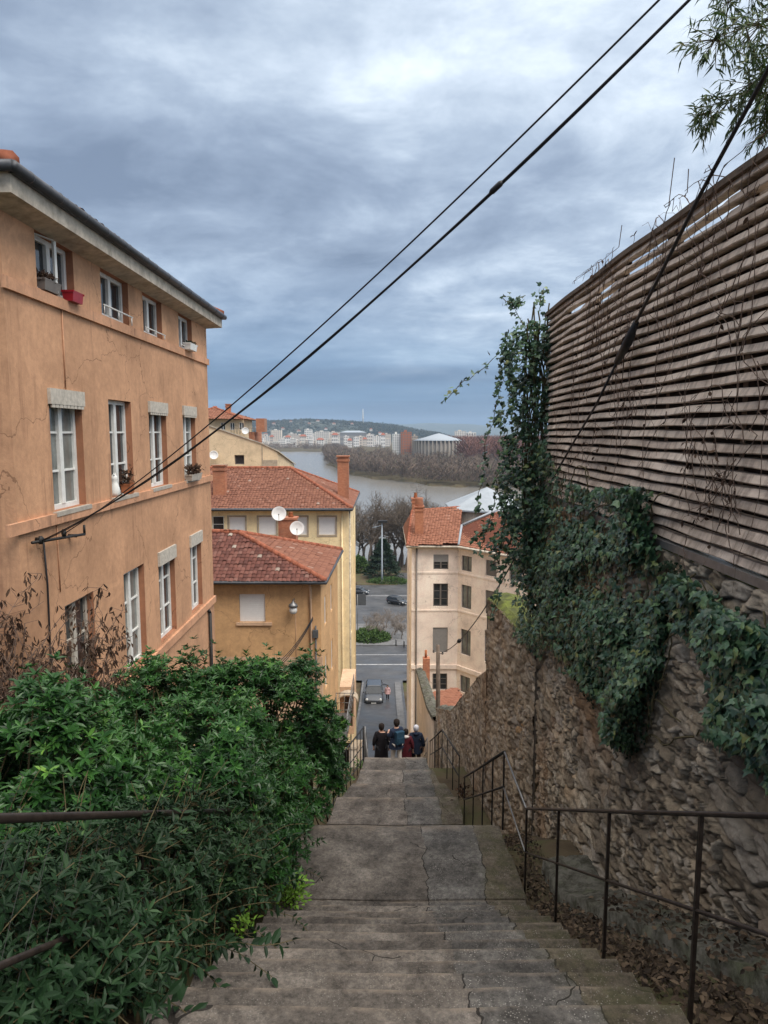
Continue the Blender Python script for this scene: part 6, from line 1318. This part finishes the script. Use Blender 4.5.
def box_plant(name, label, x, y, z, sx, sy, sz, n, leaf, mat, cat, top=1.0, stems=True):
    T = thing(name, (x, y, z), label, cat); u = norm(RNG.normal(size=(n, 3))); u[:, 2] = np.abs(u[:, 2]); r = RNG.uniform(.55, 1, (n, 1)) ** .6; lump = .8 + .35 * (fbm(u[:, 0] * 3 + x, u[:, 2] * 3 + u[:, 1] * 2, 1.5, 3)[:, None]); P = np.array([x, y, z]) + u * r * lump * np.array([sx, sy, sz])
    leaf_obj('foliage', P, u + RNG.normal(0, .6, P.shape), RNG.normal(size=P.shape) + (0, 0, .6), leaf * RNG.uniform(.6, 1.3, n), leaf * .6, M[mat], T)
    if stems: V, F = frusta([((x + RNG.normal(0, sx * .2), y, z - .1), P[i], .03, .01) for i in range(0, n, max(1, n // 40))], 4); tri_mesh('stems', V, F, M['bark'], T)
box_plant('hedge', 'clipped green hedge on the traffic island at the left', atY(370, 640, 101)[0], 101, gz(101) + .1, 3.3, 3.4, 1.45, 4200, .32, 'hedge', 'hedge')
box_plant('hedge', 'small green hedge at the foot of the street lamp', atY(388, 578, 156)[0], 153, gz(154), 5, 3, 1.2, 2400, .35, 'hedge', 'hedge')
box_plant('hedge', 'dark green hedge far left beside the yellow building corner', atY(359, 565, 166)[0], 166, gz(166), 2.8, 3, 4.2, 2200, .5, 'hedge', 'hedge')
def evergreen():
    Y = 158; x = atY(383, 570, Y)[0]; z = gz(Y); T = thing('evergreen_tree', (x, Y, z), 'dark pointed evergreen tree beside the street lamp', 'tree'); n = 7000; t = RNG.uniform(0, 1, n) ** .8; H = 8.6; r = 3.9 * (1 - t) ** .75 * RNG.uniform(.3, 1, n) ** .4 * (1 + .2 * np.sin(t * 40)); th = RNG.uniform(0, 6.28, n)
    P = np.stack([x + r * np.cos(th), Y + r * np.sin(th), z + .6 + t * H], 1); D = np.stack([np.cos(th), np.sin(th), RNG.normal(-.1, .4, n)], 1); leaf_obj('crown', P, D, RNG.normal(size=P.shape) + (0, 0, 1), RNG.uniform(.35, .8, n), .25, M['conifer'], T); c = MB(); c.tube([(x, Y, z - .3), (x, Y, z + H)], [.25, .04], 7); c.build('trunk', M['bark'], T)
evergreen()
# bare trees: trunk and forking limbs
def bare_tree(label, x, y, z, H, seed, mat='pale_bark', name='bare_tree', spread=.62, group=None, r0=None, cat='tree', depth=5):
    rd = random.Random(seed); T = thing(name, (x, y, z), label, cat, group); segs = []; trunk = []; r0 = r0 or H * .02
    def grow(p, d, L, r, k):
        q = p
        for s in range(3):
            d = Vector((d[0] + rd.gauss(0, .1), d[1] + rd.gauss(0, .1), d[2] + rd.gauss(.03, .07))).normalized(); e = q + d * (L / 3); (trunk if k == 0 else segs).append((tuple(q), tuple(e), r * (1 - s * .12), r * (1 - (s + 1) * .12))); q = e
            if k >= 1 and s < 2 and k < depth: side = Vector((rd.gauss(0, 1), rd.gauss(0, 1), rd.gauss(.3, .5))).normalized(); grow(q, (d * .6 + side * .8).normalized(), L * .5, r * .45, k + 2)
        if k < depth:
            for _ in range(rd.choice((2, 3, 3))):
                side = Vector((rd.gauss(0, 1), rd.gauss(0, 1), rd.gauss(.15, .5))); grow(q, (d + side * spread).normalized(), L * rd.uniform(.62, .85), r * .62, k + 1)
    grow(Vector((x, y, z - .2)), Vector((rd.gauss(0, .06), rd.gauss(0, .06), 1)), H * .27, r0, 0)
    V, F = frusta(trunk, 7); tri_mesh('trunk', V, F, M['bark'], T, True); V, F = frusta(segs, 3); tri_mesh('crown', V, F, M[mat], T); return T
tl = [(352, 175, 15), (361, 188, 16), (368, 178, 17), (375, 192, 15), (391, 180, 17), (399, 186, 18), (405, 176, 14), (412, 190, 17), (356, 194, 13), (346, 186, 17), (420, 184, 15), (430, 192, 16), (384, 195, 13), (440, 186, 15), (338, 180, 14), (452, 192, 15), (364, 196, 17), (372, 186, 18), (395, 194, 18), (402, 182, 16), (409, 197, 17), (416, 178, 16), (425, 196, 17), (387, 187, 16)]
for i, (px, Y, H) in enumerate(tl): bare_tree('bare pale branched tree on the river bank behind the street lamp', float(atY(px, 540, Y)[0]), Y, gz(Y) - .3, H * 1.3, 100 + i, group='bare trees on the near river bank', depth=6, mat='bark')
for i in range(16):
    px = 366 + i * 3.0 + random.uniform(-2, 2); Y = 101 + (i % 4) * 2.6; bare_tree('leafless pale shrub on the paved traffic island', float(atY(px, 630, Y)[0]), Y, gz(Y) + .1, 3.3 + random.random() * .9, 300 + i, name='bare_shrub', spread=.85, group='leafless shrubs on the traffic island', r0=.085, cat='shrub', depth=6)
def guard_rail():
    T = thing('guard_rail', (6, 166, gz(166)), 'low brown barrier along the riverside road', 'barrier'); z = gz(166) + .05; c = MB()
    for k in range(2): c.box(-12, 22, 166, 166.1, z + .45 + k * .4, z + .65 + k * .4)
    c.build('rail', M['wood_pole'], T)
    for k in range(14): p = MB(); p.box(-12 + k * 2.6, -11.85 + k * 2.6, 166.101, 166.25, z - .2, z + 1.1); p.build('post', M['wood_pole'], T)
guard_rail()
def post_row():
    for k, (px, Y) in enumerate(((407.5, 95.5), (404, 96), (396, 97))):
        x = float(atY(px, 650, Y)[0]); c = MB(); z = gz(Y); c.lathe((x, Y, z), [(.09, 0), (.09, .8), (.11, .82), (.11, .95), (.05, 1.02)], 10); tag(c.build('bollard', M['grey_rail']), 'grey metal bollard at the kerb of the traffic island', 'bollard', 'bollards at the traffic island')
    x = float(atY(408.6, 660, 82)[0]); c = MB(); z = gz(82); c.lathe((x, 82, z), [(.2, 0), (.22, .7), (.25, .75), (.25, .9), (.1, 1.0)], 12); tag(c.build('litter_bin', M['red_plastic']), 'dark red litter bin at the corner of the cream building', 'litter bin')
post_row()

# ================================================================== far bank
def brush(name, x, y, z, h, w, k, mat, label=None):
    """mass of leafless trees: each an upright spray of thin limbs"""
    P, D, N, L, Wd = [], [], [], [], []
    for a, b_, c_, hh, ww in zip(x, y, z, h, w):
        n = k; th = RNG.uniform(0, 6.28, n); up = RNG.uniform(.5, 1.6, n); t = RNG.uniform(.15, .75, n)
        base = np.stack([a + ww * .45 * RNG.normal(0, .55, n), b_ + ww * .45 * RNG.normal(0, .55, n), c_ + hh * t], 1)
        P.append(base); D.append(np.stack([np.cos(th), np.sin(th), up], 1)); N.append(np.stack([np.sin(th), -np.cos(th) - .6, np.full(n, .3)], 1)); L.append(hh * RNG.uniform(.25, .5, n) * np.minimum(1, (1.05 - t) * 2)); Wd.append(hh * RNG.uniform(.018, .05, n))
    return tag(leaf_obj(name, np.concatenate(P), np.concatenate(D), np.concatenate(N), np.concatenate(L), np.concatenate(Wd), M[mat], None, SLIM), kind='stuff')
shore = lambda x: np.interp(x, SHX, SHY)
n = 2600; x = RNG.uniform(-110, 420, n); dy = RNG.exponential(130, n) + 14; y = shore(x) + dy; k = (y < 1500) & (x < y * .32) & (x > -.16 * y - 8) ; x, y = x[k], y[k]
brush('riverside_woodland', x, y, np.full(len(x), -36.6), RNG.uniform(9, 17, len(x)), RNG.uniform(6, 12, len(x)), 62, 'far_twig')
n = 500; x = RNG.uniform(90, 330, n); y = RNG.uniform(720, 1250, n); brush('reddish_woodland', x, y, np.full(n, -36), RNG.uniform(22, 36, n), RNG.uniform(10, 18, n), 60, 'far_red_twig')
n = 260; x = RNG.uniform(-420, -95, n); y = shore(x) + RNG.exponential(30, n) + 16; brush('far_shore_woodland', x, y, np.full(n, -36.5), RNG.uniform(10, 18, n), RNG.uniform(8, 14, n), 26, 'far_twig')
n = 90; x = RNG.uniform(-200, 60, n); y = RNG.uniform(196, 203, n); brush('bank_scrub', x, y, np.full(n, -38), RNG.uniform(2, 4.5, n), RNG.uniform(3, 5, n), 26, 'far_twig')
# wooded hill
n = 3600; x = RNG.uniform(-1100, 260, n); t = RNG.uniform(0, 1, n); y = 2450 + 850 * t * .9; e = np.sin(np.minimum(1, t * .9 * 1.25) * math.pi / 2) ** 1.2; zz = -40 + (np.interp(x, HX, HZ) + 40) * e - 2; k = zz > -34; x, y, zz = x[k], y[k], zz[k]; n = len(x)
P, D = [], []
u = norm(RNG.normal(size=(n, 26, 3))); u[..., 2] = np.abs(u[..., 2]); R_ = RNG.uniform(5, 11, (n, 1, 1)); pos = np.stack([x, y, zz], 1)[:, None] + u * R_ * np.array([1, 1, 1.15]); pos = pos.reshape(-1, 3); uu = u.reshape(-1, 3)
tag(leaf_obj('hillside_woodland', pos, RNG.normal(size=pos.shape) + (0, 0, .3), uu + (0, -.5, .3), RNG.uniform(4, 8, len(pos)), 4, M['hill_leaf']), kind='stuff')

# city across the river
m, nt, b = nt_new('city_wall'); oi = nt.nodes.new('ShaderNodeObjectInfo'); c = ramp(nt, oi.outputs['Random'], [(0, (.62, .58, .52)), (.4, (.75, .73, .7)), (.7, (.55, .47, .4)), (1, (.7, .62, .52))]); nt.links.new(c, b.inputs['Base Color']); b.inputs['Roughness'].default_value = .9; M['city'] = m
m, nt, b = nt_new('city_windows'); b.inputs['Base Color'].default_value = (.12, .13, .14, 1); b.inputs['Roughness'].default_value = .3; M['citywin'] = m
def block(label, px0, px1, pyt, Y, dep, floors=6, name='city_block', wall='city', roof=None, z0=-38, bays=None, cat='building', group='pale city blocks across the river'):
    x0, x1 = atY(px0, 440, Y)[0], atY(px1, 440, Y)[0]; zt = atY(384, pyt, Y)[2]; T = thing(name, ((x0 + x1) / 2, Y, z0), label, cat, group); w = MB(); w.box(x0, x1, Y, Y + dep, z0, zt); w.build('wall', M[wall], T)
    if roof: r_ = MB(); r_.add([(x0 - 1, Y - 1, zt + .05), (x1 + 1, Y - 1, zt + .05), (x1 + 1, Y + dep + 1, zt + .05), (x0 - 1, Y + dep + 1, zt + .05), (x0 + (x1 - x0) * .25, Y + dep / 2, zt + 5), (x1 - (x1 - x0) * .25, Y + dep / 2, zt + 5)], [(0, 1, 5, 4), (1, 2, 5), (2, 3, 4, 5), (3, 0, 4), (3, 2, 1, 0)]); r_.build('roof', M[roof], T)
    else: r_ = MB(); r_.box(x0 + (x1 - x0) * .3, x0 + (x1 - x0) * .55, Y + 2, Y + 6, zt + .01, zt + 2.6); r_.build('roof_hut', M[wall], T)
    bays = bays or max(3, int((x1 - x0) / 5)); g = MB(); fh = (zt - z0) / floors
    for i in range(bays):
        for j in range(floors): u0 = x0 + (x1 - x0) * (i + .25) / bays; u1 = x0 + (x1 - x0) * (i + .75) / bays; v0 = z0 + fh * (j + .3); g.quad((u0, Y - .1, v0), (u1, Y - .1, v0), (u1, Y - .1, v0 + fh * .5), (u0, Y - .1, v0 + fh * .5))
    g.build('window_bands', M['citywin'], T); return T
CB = [(253, 264, 434, 1900, 'short pale block leftmost of the city across the river'), (264, 271, 436, 2000, 'low cream block second from the left across the river'), (271, 281.5, 430, 1900, 'tan square tower block in the left of the far city'), (281.5, 288, 437, 1850, 'small white block just right of the tan tower'), (288, 296, 433.5, 1980, 'white stepped block left of the tall centre slab'), (296, 304, 435, 1880, 'long white apartment row left of the tall slab'), (304.5, 312, 429.5, 1950, 'tallest pale slab in the middle of the far city'), (312, 321, 433, 2050, 'white block just right of the tallest pale slab'), (316, 329, 431.5, 1900, 'broad white block left of the long grey hall'), (328, 340, 432, 1960, 'white apartment block beside the long grey hall'), (286, 300, 441, 1700, 'low white house row down at the far waterfront'), (305, 318, 440.5, 1720, 'second low white house row at the far waterfront'), (366, 374, 434, 2000, 'small white block right of the long grey hall'), (374, 381, 436, 1900, 'cream block between the grey hall and the orange tower'), (383, 391, 434, 1850, 'dull pale block just left of the orange tower'), (455, 466, 431, 1800, 'flat white block behind the domed hall'), (466, 476, 432.5, 1700, 'pale block right of the domed hall')]
for px0, px1, pyt, Y, lab in CB: block(lab, px0, px1, pyt, Y, 16, 4 if Y < 1750 else 8)
for i in range(26):
    px = 252 + i * 5.3 + random.uniform(-2, 2); w_ = random.uniform(3.5, 8); block('one of many small pale city buildings massed along the far waterfront', px, px + w_, random.uniform(435, 442), random.uniform(1560, 1840), 14, 4, 'waterfront_building', 'city', 'ridge' if i % 3 == 0 else None, group='small waterfront buildings across the river')
block('long low grey hall with a pale roof across the river', 340, 366, 432.5, 1850, 40, 3, 'hall', 'shutter_grey', 'pale_zinc', group=None)
M['city_orange'] = plain('orange_cladding', (.38, .15, .085), .8)
block('orange and white tower standing in the riverside trees', 401, 411.5, 432, 880, 18, 11, 'tower_block', 'city_orange', None, bays=4, group=None); block('white slab attached to the orange tower by the river', 392.5, 400.6, 434, 885, 18, 11, 'tower_block', 'white_paint', None, bays=4, group=None)
block('plain grey block between the orange tower and the domed hall', 412, 418, 436, 900, 14, 9, 'tower_block', 'sill_stone', None, bays=4, group=None)
def domed_hall():
    Y = 840; xl_, xr_ = atY(414, 440, Y)[0], atY(468, 440, Y)[0]; cx = (xl_ + xr_) / 2; r = (xr_ - xl_) / 2; zt = atY(384, 441, Y)[2]; za = atY(384, 434.3, Y)[2]; T = thing('domed_hall', (cx, Y + r, -37), 'grey columned round hall with a shallow pale dome among the trees', 'hall')
    w = MB(); w.lathe((cx, Y + r, -38), [(r * .93, 0), (r * .93, zt + 38)], 40); w.build('wall', M['pale_paving2'], T)
    for k in range(40):
        th = 2 * math.pi * k / 40; f = MB(); f.obox((cx + r * .93 * math.cos(th), Y + r + r * .93 * math.sin(th), -38), (math.cos(th), math.sin(th), 0), (-math.sin(th), math.cos(th), 0), (0, 0, 1), (0.05, r * .07), (-.7, .7), (0, zt + 38)); f.build('fin', M['sill_stone'], T)
    d_ = MB(); d_.lathe((cx, Y + r, zt + .05), [(r * 1.0, 0), (r * 1.0, .5), (r * .55, (za - zt) * .5), (r * .2, (za - zt) * .95), (.5, za - zt + 1)], 40); d_.build('dome', M['pale_zinc'], T)
    w = MB(); xx = atY(478, 440, Y)[0]; w.box(cx + r * .8, xx, Y + r, Y + r + 25, -38, zt - 3); w.build('annex', M['sill_stone'], T)
domed_hall()
for i, (px, py) in enumerate([(258, 426), (266, 429), (274, 424.5), (283, 427), (291, 423.5), (299, 428), (309, 425), (318, 423), (326, 427), (334, 424.5), (347, 428), (352, 424), (371, 426.5), (380, 428)]):
    t = min(.85, (431 - py) / 11); Y = 2480 + 650 * t; x = float(atY(px, py, Y)[0]); e = math.sin(min(1, (Y - 2450) / 850 * 1.25) * math.pi / 2) ** 1.2; z = -40 + (hill_h(x) + 40) * e + 2; w_ = random.uniform(5, 9); T = thing('hill_house', (x, Y, z), 'tiny pale house among the trees of the far hill', 'house', 'houses on the far hill')
    w = MB(); w.box(x - w_, x + w_, Y - 8, Y, z - 8, z + 8); w.build('wall', M['city'], T); r_ = MB(); r_.add([(x - w_ - 1, Y - 9, z + 8.05), (x + w_ + 1, Y - 9, z + 8.05), (x + w_ + 1, Y + 1, z + 8.05), (x - w_ - 1, Y + 1, z + 8.05), (x, Y - 4, z + 12)], [(0, 1, 4), (1, 2, 4), (2, 3, 4), (3, 0, 4), (3, 2, 1, 0)]); r_.build('roof', M['ridge'], T)
Y = 3000; p = atY(363, 422, Y); T = thing('transmission_mast', (p[0], Y, 20), 'thin pale transmission mast on the far hill', 'mast'); c = MB(); zt = atY(363, 409, Y)[2]; c.tube([(p[0], Y, 10), (p[0], Y, zt - 20), (p[0], Y, zt)], [3.2, 2.2, .8], 6); c.build('shaft', M['white_paint'], T); c = MB()
for k in range(4): c.lathe((p[0], Y, zt - 40 + k * 8), [(4 - k * .6, 0), (4 - k * .6, 2.5)], 8)
c.build('antenna', M['white_paint'], T)
print('objects', len(bpy.data.objects))
